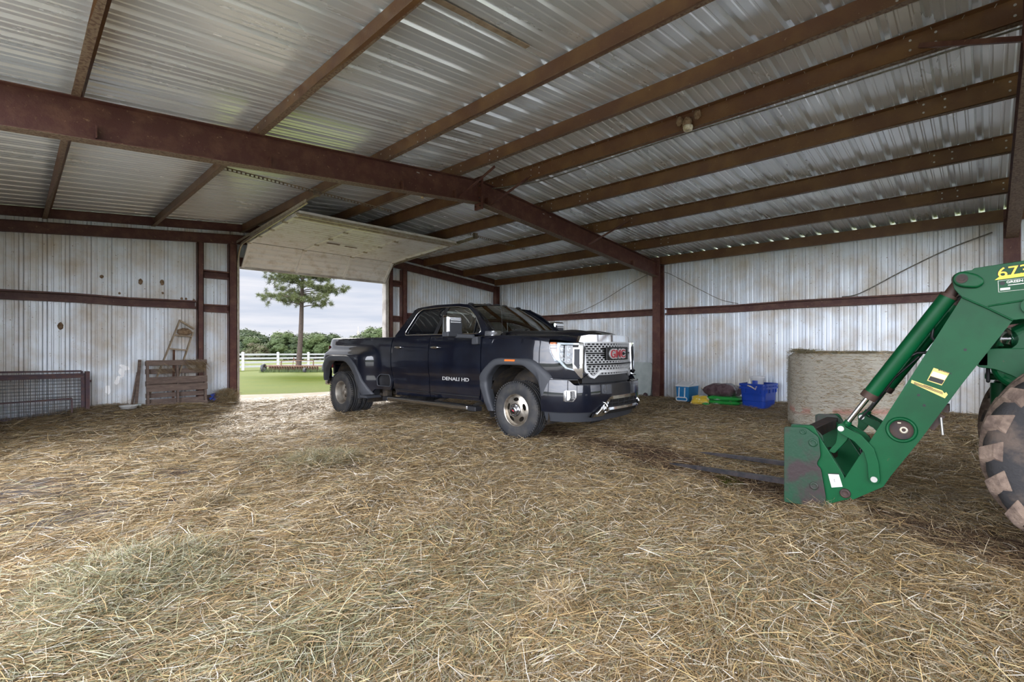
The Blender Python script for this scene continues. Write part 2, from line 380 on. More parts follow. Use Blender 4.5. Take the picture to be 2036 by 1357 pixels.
def sun_glints(src, spots):
    """a copy of the sheet metal with a few sun glints painted white into its colour"""
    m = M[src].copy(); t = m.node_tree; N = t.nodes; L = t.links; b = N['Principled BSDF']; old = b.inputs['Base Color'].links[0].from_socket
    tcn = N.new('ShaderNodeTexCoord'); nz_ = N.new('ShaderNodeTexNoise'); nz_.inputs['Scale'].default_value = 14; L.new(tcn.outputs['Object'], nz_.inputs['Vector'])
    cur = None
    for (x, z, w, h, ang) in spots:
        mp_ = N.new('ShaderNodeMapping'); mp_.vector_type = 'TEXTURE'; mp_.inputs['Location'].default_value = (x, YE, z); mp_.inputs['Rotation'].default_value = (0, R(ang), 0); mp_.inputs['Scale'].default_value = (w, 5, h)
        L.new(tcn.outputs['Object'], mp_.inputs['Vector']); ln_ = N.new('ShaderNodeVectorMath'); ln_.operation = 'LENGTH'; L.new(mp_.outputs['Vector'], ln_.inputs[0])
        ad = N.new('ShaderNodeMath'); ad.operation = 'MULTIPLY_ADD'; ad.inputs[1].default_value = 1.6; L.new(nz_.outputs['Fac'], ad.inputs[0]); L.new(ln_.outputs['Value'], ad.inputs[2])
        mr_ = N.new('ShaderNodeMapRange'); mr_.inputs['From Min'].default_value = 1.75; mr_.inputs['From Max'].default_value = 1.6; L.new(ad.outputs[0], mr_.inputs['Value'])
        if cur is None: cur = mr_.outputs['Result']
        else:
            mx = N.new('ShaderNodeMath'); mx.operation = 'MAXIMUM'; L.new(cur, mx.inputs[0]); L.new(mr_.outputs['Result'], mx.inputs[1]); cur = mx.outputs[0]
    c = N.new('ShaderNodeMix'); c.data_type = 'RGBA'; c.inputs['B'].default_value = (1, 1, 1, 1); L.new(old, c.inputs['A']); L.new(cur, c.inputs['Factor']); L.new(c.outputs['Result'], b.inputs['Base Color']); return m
WB.data.materials[0] = sun_glints('wall', [(1.56, .90, .10, .045, 25), (1.50, .80, .05, .12, 0), (1.44, .66, .035, .13, 18), (1.29, .47, .05, .09, 0)])  # sun patches on the wall, painted as white marks
# I sections
def isec(w, h, t=.012): return [(-w/2, -h/2), (w/2, -h/2), (w/2, -h/2+t), (t/2, -h/2+t), (t/2, h/2-t), (w/2, h/2-t), (w/2, h/2), (-w/2, h/2), (-w/2, h/2-t), (-t/2, h/2-t), (-t/2, -h/2+t), (-w/2, -h/2+t)]
def rafter(y, dl, dr, dm, name, label, w=.15):
    """frame rafter, both slopes: deeper at the splice or the column"""
    root = empty(name, (RX, y, 0), 0, label, 'roof beam')
    def half(xa, xb, da, db):
        mb = MB(); t = .010; prof = []
        vs = []
        for x, d in ((xa, da), (xb, db)):
            zt = rz(x)-.002
            for sx, zz in ((-w/2, zt-d), (w/2, zt-d), (w/2, zt-d+t), (t/2, zt-d+t), (t/2, zt-t), (w/2, zt-t), (w/2, zt), (-w/2, zt), (-w/2, zt-t), (-t/2, zt-t), (-t/2, zt-d+t), (-w/2, zt-d+t)):
                vs.append((x-RX, sx, zz))
        n = 12
        mb.add(vs, [(i, (i+1) % n, n+(i+1) % n, n+i) for i in range(n)]+[tuple(range(n)), tuple(range(n, 2*n))])
        return mb
    half(XW+.1, RX-.012, dl, dm).build('beam', 'oxide', root)
    half(RX+.012, XS-.30, dm, dr).build('beam', 'oxide', root)
    for xa_, xb_, da_, db_ in ((XW+.1, RX-.05, dl, dm), (RX+.05, XS-.32, dm, dr)):
        mb = MB(); mb.bar((xa_-RX, 0, rz(xa_)-.004-da_), (xb_-RX, 0, rz(xb_)-.004-db_), w, .003); mb.build('lower_flange', 'flange', root)
    mb = MB(); zt = rz(RX)
    for s in (-1, 1): mb.box((s*.010, 0, zt-dm/2-.02), (.016, w+.03, dm+.17))
    mb.build('splice_plate', 'oxide', root)
    mb = MB()
    for s in (-1, 1):
        for z in (-.03, -.10, -dm+.08, -dm+.02, -dm-.05):
            mb.cyl((-.04, s*.055, zt+z), (.04, s*.055, zt+z), .013, n=6)
    mb.build('bolts', 'rustblack', root)
    return root
r1 = rafter(6.05, .38, .36, .37, 'rafter', 'oxide-brown steel roof beam crossing the whole photo in front of the overhead door')
mb = MB()
for x in (4.20, 4.42, 7.05, 7.25): mb.box((x-RX, 0-.007, rz(x)-.06), (.05, .004, .014))
mb.build('weld_clips', 'bolt', r1)
mb = MB()
for x in (.55, 2.1, 3.9, 4.86, 5.55, 10.2):
    mb.box((x-RX, -.045, rz(x)-.37+.07), (.010, .07, .12))
mb.build('stiffeners', 'oxide', r1)
rafter(-.28, .38, .36, .37, 'rafter', 'oxide-brown steel roof beam falling to the column above the green tractor, at the right edge')
rafter(-6.2, .38, .36, .37, 'rafter', 'oxide-brown steel roof beam behind the camera at the open front')
# end wall rafter (lighter channel) and rake angle under the sheets
def chan(mb, x0, x1, y, z0f, z1f, lip=.05, t=.006):
    for a, b in ((x0, x1),):
        vs = []
        for x in (a, b):
            zb, zt = z0f(x), z1f(x)
            for yy, zz in ((y, zb), (y-lip, zb), (y-lip, zb+t), (y-t, zb+t), (y-t, zt-t), (y-lip, zt-t), (y-lip, zt), (y, zt)): vs.append((x, yy, zz))
        mb.add(vs, [(i, (i+1) % 8, 8+(i+1) % 8, 8+i) for i in range(8)]+[tuple(range(8)), tuple(range(8, 16))])
er = empty('end_rafter', (RX, YE-.1, 0), 0, 'oxide-brown steel rafter along the top of the end wall with the door', 'roof beam')
for a, b in ((XW+.1, RX), (RX, XS-.15)):
    mb = MB(); chan(mb, a-RX, b-RX, .02, lambda x: rz(x+RX)-.275, lambda x: rz(x+RX)-.07, .06); mb.build('beam', 'oxide', er)
for a, b, lab in ((XW+.1, RX, 'left of the ridge'), (RX, XS-.02, 'right of the ridge')):
    mb = MB(); chan(mb, a, b, YE-.01, lambda x: rz(x)+.02, lambda x: rz(x)+PH-.005, .05)
    mb.build('rake_channel', 'oxide', label='dark steel channel under the roof edge at the end wall, '+lab, cat='roof beam')
# columns
def column(x, y, z1, w, d, label, along='x', name='column'):
    mb = MB(); pf = isec(w, d, .012)
    mb.sweep((x, y, -.05), (x, y, z1), pf, up=(1, 0, 0) if along == 'x' else (0, 1, 0))
    mb.box((x, y, .0), (w+.06, w+.06, .02))
    return mb.build(name, 'oxide', label=label, cat='column')
for y, lab in ((6.05, 'oxide-brown steel column between the truck and the blue cooler'), (-.28, 'oxide-brown steel column behind the green loader boom at the right edge'), (-6.2, 'oxide-brown steel column at the open front behind the tractor')):
    column(11.56, y, 3.40, .20, .24, lab)
column(11.60, YE-.13, 3.38, .15, .16, 'oxide-brown steel column in the far corner behind the truck', name='corner_column')
for y in (-6.2, -.28, 6.05, 12.05):
    column(XW+.05, y, rz(XW)-.02, .2, .24, ['oxide-brown post on the open left side by the front', 'oxide-brown post on the open left side beside the camera', 'oxide-brown post on the open left side under the middle beam', 'oxide-brown post on the open left side at the end wall'][[-6.2, -.28, 6.05, 12.05].index(y)])
# knee plates where beam meets column
for y, lab in ((6.05, 'middle'), (-.28, 'right-hand')):
    mb = MB(); mb.box((11.46, y, 3.33), (.02, .2, .50)); mb.box((11.43, y, 3.33), (.014, .2, .46)); mb.box((11.56, y, 3.42), (.26, .2, .02))
    for s in (-1, 1):
        for z in (3.12, 3.2, 3.38, 3.46): mb.cyl((11.40, y+s*.06, z), (11.50, y+s*.06, z), .014, n=6)
    mb.build('knee_plate', 'oxide', label='bolted steel plate joining the %s roof beam to its column' % lab, cat='plate')
# purlins: Z sections running along the building
PX = [.44, 2.03, 3.66, 4.93, 5.84, 7.15, 8.65, 10.20]
PL = ['steel roof purlin nearest the left edge, running to the end wall', 'steel roof purlin passing over the left end of the perforated hanger', 'steel roof purlin passing over the raised door, third from the left',
      'steel roof purlin just left of the ridge', 'steel roof purlin just right of the ridge with the mud nest on it', 'steel roof purlin second right of the ridge',
      'steel roof purlin third right of the ridge', 'steel roof purlin nearest the eave above the hay bale']
for i, x in enumerate(PX):
    mb = MB(); z0 = rz(x)+.004; s = -1 if x < RX else -1; fl = .065; t = .004; sl = .0893 if x < RX else -.1
    h = PH-.008
    pf = [(0, 0), (fl, fl*0), (fl, t), (t, t), (t, h), (-fl+t, h), (-fl+t, h-t), (0, h-t)]
    pf = [(-a, b) for a, b in pf] if x < RX else pf
    n = 8; vs = []
    nseg = 24
    for k in range(nseg+1):
        y = YF-.05+(YE-.03-(YF-.05))*k/nseg
        sag = -.012*abs(math.sin(PI*(y+.18)/6.2))
        for a, b in pf: vs.append((x+a, y, z0+b+sag+sl*a*(1 if b > h/2 else 1)))
    mb.add(vs, [(k*n+i2, k*n+(i2+1) % n, (k+1)*n+(i2+1) % n, (k+1)*n+i2) for k in range(nseg) for i2 in range(n)]+[tuple(range(n)), tuple(range(nseg*n, nseg*n+n))])
    p = mb.build('purlin', 'purlin', label=PL[i], cat='roof purlin', group='roof purlins')
    bt = MB(); xo_ = x-.033 if x < RX else x+.033; bt.bar((xo_, YF, z0-.012), (xo_, YE-.1, z0-.012), .064, .003); bt.build('lower_flange', 'flange', p)
    bt = MB(); fxs = -.002 if x >= RX else .002
    for yb in (6.05, -.28):
        for dy in (-.95, -.78, -.12, .12, .62, .80):
            for zb in (.05, .14): bt.cyl((x-.006, yb+dy, z0+zb), (x+.010, yb+dy, z0+zb), .011, n=8)
    bt.build('bolts', 'bolt', p)
    bt = MB()                               # screw tips hanging through the top flange
    y = YF
    while y < YE-.1:
        bt.cyl((x+(-.03 if x >= RX else .03), y+random.uniform(-.02, .02), z0+h), (x+(-.03 if x >= RX else .03), y, z0+h-.03), .003, n=4); y += PIT/1.5
    bt.build('screw_tips', 'bolt', p, kind='stuff')
    cl = MB()
    for yb in (6.05, -.28): cl.box((x+.01, yb, z0+.09), (.008, .11, .17))
    cl.build('clip_plate', 'oxide', p)
mb = MB()
z0 = rz(XS-.12)+.02
chz = rz(11.6)
mb.sweep((11.62, YF, chz+.09-.02), (11.62, YE-.05, chz+.09-.02), [(-.035, -.10), (.04, -.10), (.04, -.096), (-.031, -.096), (-.031, .096), (.04, .096), (.04, .10), (-.035, .10)])
mb.build('eave_strut', 'purlin', label='steel strut along the top of the right-hand wall above the bale', cat='roof beam')
mb = MB(); mb.bb(XW-.02, XW+.05, YF, YE-.05, rz(XW)-.0, rz(XW)+.18)
mb.build('eave_strut', 'purlin', label='steel strut along the open left side over the camera', cat='roof beam')
# flange braces
for i, (a, b, lab) in enumerate((((4.92, 5.97, 3.68), (5.10, 5.35, 4.05), 'just left of the ridge splice'), ((5.60, 5.97, 3.70), (5.86, 5.25, 4.10), 'just right of the ridge splice'),
                        ((8.40, 5.97, 3.45), (8.66, 5.15, 3.86), 'at the third purlin right of the ridge'), ((5.56, -.24, 3.72), (5.83, .45, 4.08), 'at the top right corner of the photo'))):
    mb = MB(); mb.sweep(a, b, [(-.02, -.02), (.02, -.02), (.02, -.014), (-.014, -.014), (-.014, .02), (-.02, .02)])
    mb.build('flange_brace', 'oxide', label='short slanted angle brace %s' % lab, cat='brace', group='angle braces on the beams')
# girts
def zgirt(pts, label, inward):
    """pts path; inward: unit vector pointing into the room"""
    mb = MB(); pf = [(0, -.08), (.07, -.08), (.07, -.074), (.006, -.074), (.006, .08), (-.0, .08)]
    pf = [(0, -.085), (.10, -.085), (.10, -.04), (.006, -.04), (.006, .055), (.12, .055), (.12, .085), (0, .085)]
    iv = Vector(inward); n = 8; vs = []
    for p in pts:
        for a, b in pf: vs.append(Vector(p)+iv*a+Vector((0, 0, b)))
    m = len(pts)
    mb.add(vs, [(k*n+i, k*n+(i+1) % n, (k+1)*n+(i+1) % n, (k+1)*n+i) for k in range(m-1) for i in range(n)]+[tuple(range(n)), tuple(range((m-1)*n, m*n))])
    return mb.build('girt', 'oxide', label=label, cat='wall rail', group='wall rails')
GZ = 2.21
zgirt([(XW+.1, YE-.01, GZ), (.8, YE-.01, GZ+.01), (1.6, YE-.02, GZ-.012), (2.74, YE-.01, GZ)], 'brown wall rail left of the door post, above the pallet', (0, -1, 0))
zgirt([(2.88, YE-.01, GZ-.06), (3.38, YE-.01, GZ-.06)], 'short brown wall rail beside the left door jamb, lower one', (0, -1, 0))
zgirt([(2.88, YE-.01, 2.89), (3.38, YE-.01, 2.89)], 'short brown wall rail beside the left door jamb, upper one', (0, -1, 0))
zgirt([(7.52, YE-.01, GZ-.1), (7.83, YE-.01, GZ-.1)], 'short brown wall rail beside the right door jamb, lower one', (0, -1, 0))
zgirt([(7.52, YE-.01, 3.12), (7.83, YE-.01, 3.12)], 'short brown wall rail beside the right door jamb, upper one', (0, -1, 0))
zgirt([(8.0, YE-.01, GZ), (11.5, YE-.01, GZ)], 'brown wall rail on the end wall hidden behind the truck cab', (0, -1, 0))
zgirt([(XS-.01, YE-.2, GZ), (XS-.01, 9.2, GZ-.01), (XS-.01, 6.20, GZ)], 'brown wall rail on the right-hand wall behind the truck', (-1, 0, 0))
zgirt([(XS-.01, 5.90, GZ), (XS-.01, 4.2, GZ-.015), (XS-.01, 3.0, GZ+.01), (XS-.01, .0, GZ)], 'brown wall rail above the blue tubs and the hay bale', (-1, 0, 0))
zgirt([(XS-.01, -.36, GZ), (XS-.01, -6.0, GZ)], 'brown wall rail on the right-hand wall behind the tractor', (-1, 0, 0))
# door framing
def post(x0, x1, y0, y1, z1, label, m='oxide', name='door_post'):
    mb = MB(); t = .012
    mb.bb(x0, x1, y0, y0+t, -.03, z1); mb.bb(x0, x0+t, y0, y1, -.03, z1); mb.bb(x1-t, x1, y0, y1, -.03, z1)
    return mb.build(name, m, label=label, cat='post')
post(2.76, 2.87, YE-.16, YE, rz(2.8)-.28, 'slim oxide-brown post behind the pallet, left of the door')
post(3.36, 3.52, YE-.16, YE, rz(3.4)-.28, 'oxide-brown door post at the left jamb')
post(7.40, 7.52, YE-.16, YE, rz(7.5)-.28, 'oxide-brown door post at the right jamb')
post(7.84, 7.99, YE-.16, YE, rz(7.9)-.28, 'oxide-brown post right of the door above the truck bed')
for x0, x1, i in ((3.52, 3.575, 2), (7.30, 7.40, 3)):
    mb = MB(); mb.bb(x0, x1, YE-.14, YE+.05, -.03, DZ+.25); mb.build('trim_%d' % i, 'jamb', kind='structure')
mb = MB(); mb.bb(DX0, DX1, YE-.06, YE+.05, DZ+.02, DZ+.22); mb.build('trim_4', 'oxide', kind='structure')
# ---------------- raised overhead door ----------------
door = empty('overhead_door', ((DX0+DX1)/2, YE-.1, 0), 0, 'white ribbed overhead garage door rolled up on its tracks', 'garage door')
def dl_(p): return Vector(p)-Vector(((DX0+DX1)/2, YE-.1, 0))
path = [(YE-.10, 3.12), (YE-.56, 3.62), (YE-1.24, 3.665), (YE-1.93, 3.69), (YE-2.62, 3.715), (YE-3.28, 3.74)]
xa, xb = 3.63, 7.28
for k in range(5):
    (ya, za), (yb, zb) = path[k], path[k+1]
    A = Vector((0, ya, za)); B = Vector((0, yb, zb)); d = (B-A); Lh = d.length; d.normalize(); nrm = Vector((0, -d.z, d.y))
    if nrm.z > 0: nrm = -nrm          # the inside face looks down / into the room
    prof = []; ribs = [.02, .17, .34, .50, .66]
    prof = [(.012, 0)]
    for c in (Lh*.2, Lh*.42, Lh*.64, Lh*.84):
        prof += [(c-.040, 0), (c-.018, .022), (c+.018, .022), (c+.040, 0)]
    prof += [(Lh-.012, 0)]
    mb = MB(); n = len(prof); vs = []
    for x in (xa, xb):
        for s, h in prof:
            q = A+d*s-nrm*h; vs.append(dl_((x, q.y, q.z)))
        for s, h in prof[::-1]:
            q = A+d*s-nrm*.045; vs.append(dl_((x, q.y, q.z)))
    m = 2*n
    mb.add(vs, [(i, (i+1) % m, m+(i+1) % m, m+i) for i in range(m)]+[tuple(range(m)), tuple(range(m, 2*m))[::-1]])
    sec = mb.build('door_section', 'white_door', door)
    mb = MB()
    for c in (Lh*.2, Lh*.42, Lh*.64, Lh*.84):
        q = A+d*c-nrm*.0205; mb.bar(dl_((xa+.01, q.y, q.z)), dl_((xb-.01, q.y, q.z)), .050, .004, up=nrm)
    if k: mb.build('groove_band', 'door_groove', sec)  # dark brown strip along the bottom of each groove
    mb = MB()
    for x in (xa+.02, xa+1.22, xa+2.43, xb-.02):
        q0 = A+d*.01+nrm*.012; q1 = B-d*.01+nrm*.012
        mb.bar(dl_((x, q0.y, q0.z)), dl_((x, q1.y, q1.z)), .060, .036, up=nrm)
    mb.build('stile', 'white_door', sec)
    mb = MB()
    for x in (xa, xa+1.22, xa+2.43, xb):
        q = B+nrm*.03; mb.box(dl_((x, q.y, q.z)), (.09, .07, .018)); mb.cyl(dl_((x-.05, q.y, q.z-.01)), dl_((x+.05, q.y, q.z-.01)), .012, n=8)
    for sx, x in ((-1, xa), (1, xb)):
        q = B+nrm*.01; mb.cyl(dl_((x, q.y, q.z)), dl_((x+sx*.07, q.y, q.z)), .006, n=6); mb.cyl(dl_((x+sx*.06, q.y, q.z)), dl_((x+sx*.085, q.y, q.z)), .023, n=12)
    mb.build('hinge', 'galv', sec)
mb = MB(); q = Vector((0, *path[-1])); mb.bar(dl_((xa-.02, q.y+.03, q.z-.03)), dl_((xb+.02, q.y+.03, q.z-.03)), .05, .05); mb.bar(dl_((xa, q.y+.22, q.z-.04)), dl_((xb, q.y+.22, q.z-.04)), .06, .03)
mb.build('strut', 'galv', door)
mb = MB(); mb.bar(dl_((xa-.03, YE-.09, 3.10)), dl_((xb+.03, YE-.09, 3.10)), .05, .05); mb.build('bottom_rail', 'jamb', door)
mb = MB(); mb.box(dl_((5.1, YE-1.55, 3.65)), (.30, .06, .006)); mb.box(dl_((5.55, YE-1.5, 3.648)), (.30, .06, .006)); mb.build('handle', 'rust', door)
for sx, x in ((-1, xa-.085), (1, xb+.085)):
    pts = [(x, YE-.13, .02), (x, YE-.13, 2.95)]
    for k in range(9):
        a = PI/2*k/8; pts.append((x, YE-.13-.42*(1-math.cos(a)), 3.10+.50*math.sin(a)))
    pts += [(x, YE-1.4, 3.655), (x, 8.35, 3.80)]
    mb = MB()
    pv = [dl_(p) for p in pts]; vs = []
    for i, p in enumerate(pv):
        dd = (pv[min(i+1, len(pv)-1)]-pv[max(i-1, 0)]).normalized(); nn = Vector((0, -dd.z, dd.y))
        for a, b in ((0, -.03), (sx*.022, -.03), (sx*.022, .03), (0, .03), (0, .024), (sx*.018, .024), (sx*.018, -.024), (0, -.024)): vs.append(p+Vector((a, 0, 0))+nn*b)
    mb.add(vs, [(i*8+j, i*8+(j+1) % 8, (i+1)*8+(j+1) % 8, (i+1)*8+j) for i in range(len(pv)-1) for j in range(8)]+[tuple(range(8)), tuple(range(len(vs)-8, len(vs)))])
    tr = mb.build('track', 'galv', door)
    mb = MB()
    for z in (.5, 1.2, 1.9, 2.6, 2.9): mb.box(dl_((x+sx*.03, YE-.09, z)), (.03, .09, .05))
    mb.bar(dl_((x+sx*.03, YE-.14, 3.66)), dl_((x+sx*.03, 8.35, 3.82)), .008, .05); mb.build('track_bracket', 'galv', tr)
# perforated angle hangers
for a, b, lab in (((2.03, 8.0, 3.94), (4.95, 8.0, 3.86), 'rusty perforated angle iron hanging the left door track'), ((7.15, 8.35, 3.86), (9.0, 8.35, 3.78), 'rusty perforated angle iron hanging the right door track')):
    t = empty('track_hanger', a, 0, lab, 'hanger'); A = Vector((0, 0, 0)); B = Vector(b)-Vector(a); L_ = B.length; d = B/L_
    mb = MB(); n = int(L_/.06)
    mb.bar(A, B, .004, .006); mb.bar(A+Vector((0, 0, -.034)), B+Vector((0, 0, -.034)), .004, .006); mb.bar(A+Vector((0, -.018, 0)), B+Vector((0, -.018, 0)), .036, .003)
    for k in range(n+1):
        p = A+d*(L_*k/n); mb.box(p+Vector((0, 0, -.017)), (.022, .004, .04))
    mb.build('angle_bar', 'perf', t)
    xx = 3.55-a[0] if a[0] < 5 else 7.37-a[0]
    mb = MB(); mb.box((xx, .01, -.05 if a[0] < 5 else -.02), (.10, .05, .12)); mb.build('bracket', 'perf', t)
# lights and nest
def bulb(loc, label, nest=False):
    t = empty('light_socket', loc, 0, label, 'light bulb')
    MB().lathe([(.0, 0), (.055, 0), (.058, -.02), (.045, -.04), (.03, -.045), (.028, -.07), (0, -.07)], (0, 0, 0), 'z', 20).build('socket', 'porcelain', t)
    MB().lathe([(.013, -.065), (.014, -.085), (.030, -.115), (.031, -.135), (.020, -.155), (0, -.163)], (0, 0, 0), 'z', 20).build('bulb', 'bulb', t)
    return t
bulb((4.90, 6.93, rz(4.9)-.01), 'bare bulb in a porcelain socket under the purlin left of the ridge')
t = empty('light_socket', (5.80, 2.64, rz(5.8)-.015), 0, 'porcelain light socket caked with mud under the ridge purlin', 'light socket')
MB().lathe([(.0, .02), (.056, .02), (.060, 0), (.050, -.035), (.018, -.04), (.018, -.02), (0, -.02)], (0, 0, 0), 'z', 20).build('socket', 'porcelain', t)
def lump(mb, c, r, sc, seed):
    rr = random.Random(seed); ph = [rr.uniform(0, 6) for _ in range(6)]
    def fn(u, v):
        a = 2*PI*u; b = PI*v; k = 1+.12*math.sin(3*a+ph[0])*math.sin(2*b+ph[1])+.10*math.sin(5*a+ph[2]+3*b)+.06*math.sin(9*b+ph[3]+4*a)
        return (c[0]+r*sc[0]*k*math.sin(b)*math.cos(a), c[1]+r*sc[1]*k*math.sin(b)*math.sin(a), c[2]+r*sc[2]*k*math.cos(b))
    return mb.patch(fn, 20, 14)
nb = MB(); lump(nb, (5.79, 2.65, rz(5.84)+.05), .060, (.7, 1.0, 1.0), 3); lump(nb, (5.82, 2.53, rz(5.84)+.12), .042, (.5, 1, 1.3), 4); lump(nb, (5.82, 2.76, rz(5.84)+.11), .042, (.5, 1, 1.3), 6)
nb.build('mud_nest', 'nest', label='brown mud dauber nest on the ridge purlin above the socket', cat='nest')
# conduit and cables
def cable(name, pts, r, m, label, cat='cable'):
    P = [Vector(p) for p in pts]; out = []
    for i in range(len(P)-1):
        p0 = P[max(i-1, 0)]; p1 = P[i]; p2 = P[i+1]; p3 = P[min(i+2, len(P)-1)]
        for k in range(8):
            t = k/8; out.append(.5*((2*p1)+(p2-p0)*t+(2*p0-5*p1+4*p2-p3)*t*t+(3*p1-3*p2+p3-p0)*t**3))
    out.append(P[-1]); return MB().tube(out, r, 6).build(name, m, label=label, cat=cat)
cable('brace_cable', [(11.58, 6.35, 3.20), (11.6, 7.0, 2.96), (11.62, 7.8, 2.6), (11.62, 8.5, 2.36), (11.63, 9.0, 2.30)], .008, 'wire', 'thin brace cable on the wall between the truck and the middle column')
cable('brace_cable', [(11.6, 5.93, 3.22), (11.62, 5.7, 3.12), (11.62, 5.0, 2.70), (11.62, 4.5, 2.42), (11.62, 4.1, 2.30)], .008, 'wire', 'thin brace cable falling rightward from the middle column')
cable('brace_cable', [(11.62, 2.1, 2.31), (11.62, 1.8, 2.36), (11.62, 1.1, 2.75), (11.62, .5, 3.05), (11.6, -.05, 3.25)], .012, 'wire', 'doubled brace cable rising to the right above the bale')
cable('wire', [(5.70, 6.1, rz(5.8)-.01), (5.92, 5.2, rz(5.9)-.035), (5.93, 4.0, rz(5.9)-.03), (5.95, 2.75, rz(5.9)-.005), (5.93, 1.6, rz(5.9)-.03), (5.93, .3, rz(5.9)-.02), (5.9, -1.5, rz(5.9)-.02)], .009, 'wire', 'electric cable run along the bottom of the ridge purlin')
MB().bar((2.05, 3.02, rz(2.05)+PH-.012), (3.30, 3.02, rz(3.30)+PH-.012), .05, .012).build('wood_batten', 'lightwood', label='orange-brown strip of wood tucked under a roof rib at the top of the photo', cat='board')
# wasp nests and mud spots on walls
k = 0
spots = [((.62, .04), 1.69), ((1.80, .035), 2.62), ((2.16, .035), 2.64), ((2.17, .02), 2.42), ((1.47, .02), 2.36), ((2.50, .022), 2.33), ((2.58, .022), 2.33), ((2.72, .022), 2.31), ((1.20, .03), 2.66)]
for (x, r), z in spots:
    mb = MB(); lump(mb, (x, YE-.008, z), r, (1, .35, 1.5 if r > .03 else 1), k); k += 1
    mb.build('mud_nest', 'nest', label=['large brown mud dab low on the end wall left of the pallet', 'brown mud dab on the end wall under the rafter, middle of three', 'brown mud dab on the end wall under the rafter nearest the pallet', 'small brown mud dab above the wall rail, in line under another dab', 'tiny dark nest just above the wall rail, leftmost of the row', 'tiny dark nest just above the wall rail, second before the post', 'tiny dark nest just above the wall rail, next to its twin', 'tiny dark nest just above the wall rail, nearest the brown post', 'dark nest on the end wall under the rafter, leftmost of three'][k-1], cat='nest')
# the bright sun patches low on the left wall sheet are painted into its colour
# ---------------- floor of trampled hay ----------------
def vnoise(x, y, sc, seed):
    g = np.random.default_rng(seed).random((256, 256)); x = np.asarray(x)/sc+37.3; y = np.asarray(y)/sc+91.7
    xi = np.floor(x).astype(int); yi = np.floor(y).astype(int); fx = x-xi; fy = y-yi; fx = fx*fx*(3-2*fx); fy = fy*fy*(3-2*fy)
    a = g[xi % 256, yi % 256]; b = g[(xi+1) % 256, yi % 256]; c = g[xi % 256, (yi+1) % 256]; d = g[(xi+1) % 256, (yi+1) % 256]
    return (a*(1-fx)+b*fx)*(1-fy)+(c*(1-fx)+d*fx)*fy
def nst(a, b, x):
    t = np.clip((x-a)/(b-a), 0, 1); return t*t*(3-2*t)
BAND = [(5.9, 6.2), (5.65, 3.9), (5.35, 2.7), (5.0, 1.75), (4.72, .95), (4.65, .35), (4.35, -.3), (4.2, -1.5)]
def bandd(x, y):
    best = np.full(np.shape(x), 1e9)
    for (ax, ay), (bx, by) in zip(BAND[:-1], BAND[1:]):
        dx, dy = bx-ax, by-ay; t = np.clip(((x-ax)*dx+(y-ay)*dy)/(dx*dx+dy*dy), 0, 1)
        best = np.minimum(best, np.hypot(x-ax-t*dx, y-ay-t*dy))
    return best
TUFTS = [(2.45, 5.4, .40, .10, 1), (1.04, 4.45, .22, .07, 0), (.46, 3.26, .45, .07, 1), (.16, 2.75, .35, .07, 1), (1.7, 6.9, .5, .07, 0), (.9, 7.8, .6, .06, 0), (2.9, 9.8, .5, .06, 0), (3.2, 8.2, .45, .05, 0),
         (4.55, .86, .20, .06, 0), (3.28, 11.95, .26, .24, 2), (1.25, 12.0, .7, .14, 2), (2.4, 11.6, .5, .05, 0), (3.0, 2.1, .35, .05, 0), (1.9, 3.7, .3, .05, 0), (.9, 2.1, .4, .05, 1), (2.3, .9, .35, .06, 0), (1.75, 1.45, .18, .07, 0),
         (7.5, 1.6, .5, .05, 0), (8.9, 4.6, .6, .05, 0), (3.9, 6.9, .5, .05, 0), (.35, 4.0, .5, .06, 0), (11.3, .5, .8, .12, 0), (4.2, 10.9, .7, .05, 0), (11.2, 2.7, .6, .05, 0)]
WHEELS = [(4.97+.12, 4.8), (6.9, 4.9), (4.85, 9.2), (7.1, 9.3), (4.4, -.62), (5.8, -.62), (4.5, 1.1), (5.4, 1.1)]
def hgt(x, y):
    x = np.asarray(x, float); y = np.asarray(y, float)
    h = (vnoise(x, y, 1.5, 1)-.5)*.075+(vnoise(x+y*.4, y*1.6-x*.3, .62, 2)-.5)*.055+(vnoise(x, y, .22, 3)-.5)*.022
    w = np.ones_like(h)
    for a, b in WHEELS: w *= 1-np.exp(-((x-a)**2+(y-b)**2)/.35)
    h = h*w*.9+.008
    for a, b, r, k, c in TUFTS: h += k*np.exp(-((x-a)**2+(y-b)**2)/(r*r))
    h += .075*nst(10.6, 11.8, y)*nst(3.8, 2.4, x)+.05*nst(10.8, 11.6, x)*nst(7.5, 3, y)
    bd = bandd(x, y); h -= .03*np.exp(-(bd/.35)**2)
    return h-.035*nst(12.0, 12.6, y)
def ground_z(x, y): return float(hgt(np.array([x]), np.array([y]))[0])
def bandmask(x, y): 
    d = bandd(x, y)+(vnoise(x, y, .5, 9)-.5)*.5
    return nst(.62, .12, d)
GREY = [(.05, 6.15, .5), (.25, 5.0, .35), (2.0, 3.9, .10), (2.6, 4.9, .10), (.95, 4.9, .13), (.3, 4.35, .15), (1.2, 5.9, .15)]
def greymask(x, y):
    m = np.zeros(np.shape(x))
    for a, b, r in GREY: m = np.maximum(m, np.exp(-(((x-a)/(r*1.4))**2+((y-b)/r)**2)))
    return m
nx, ny = 300, 420
gx = np.linspace(XW-.4, XS+.02, nx); gy = np.linspace(YF-.3, YE+1.4, ny); X, Y = np.meshgrid(gx, gy, indexing='ij')
Z = hgt(X, Y)
me = bpy.data.meshes.new('floor')
vv = np.stack([X, Y, Z], -1).reshape(-1, 3)
ii, jj = np.meshgrid(np.arange(nx-1), np.arange(ny-1), indexing='ij'); a = (ii*ny+jj).ravel()
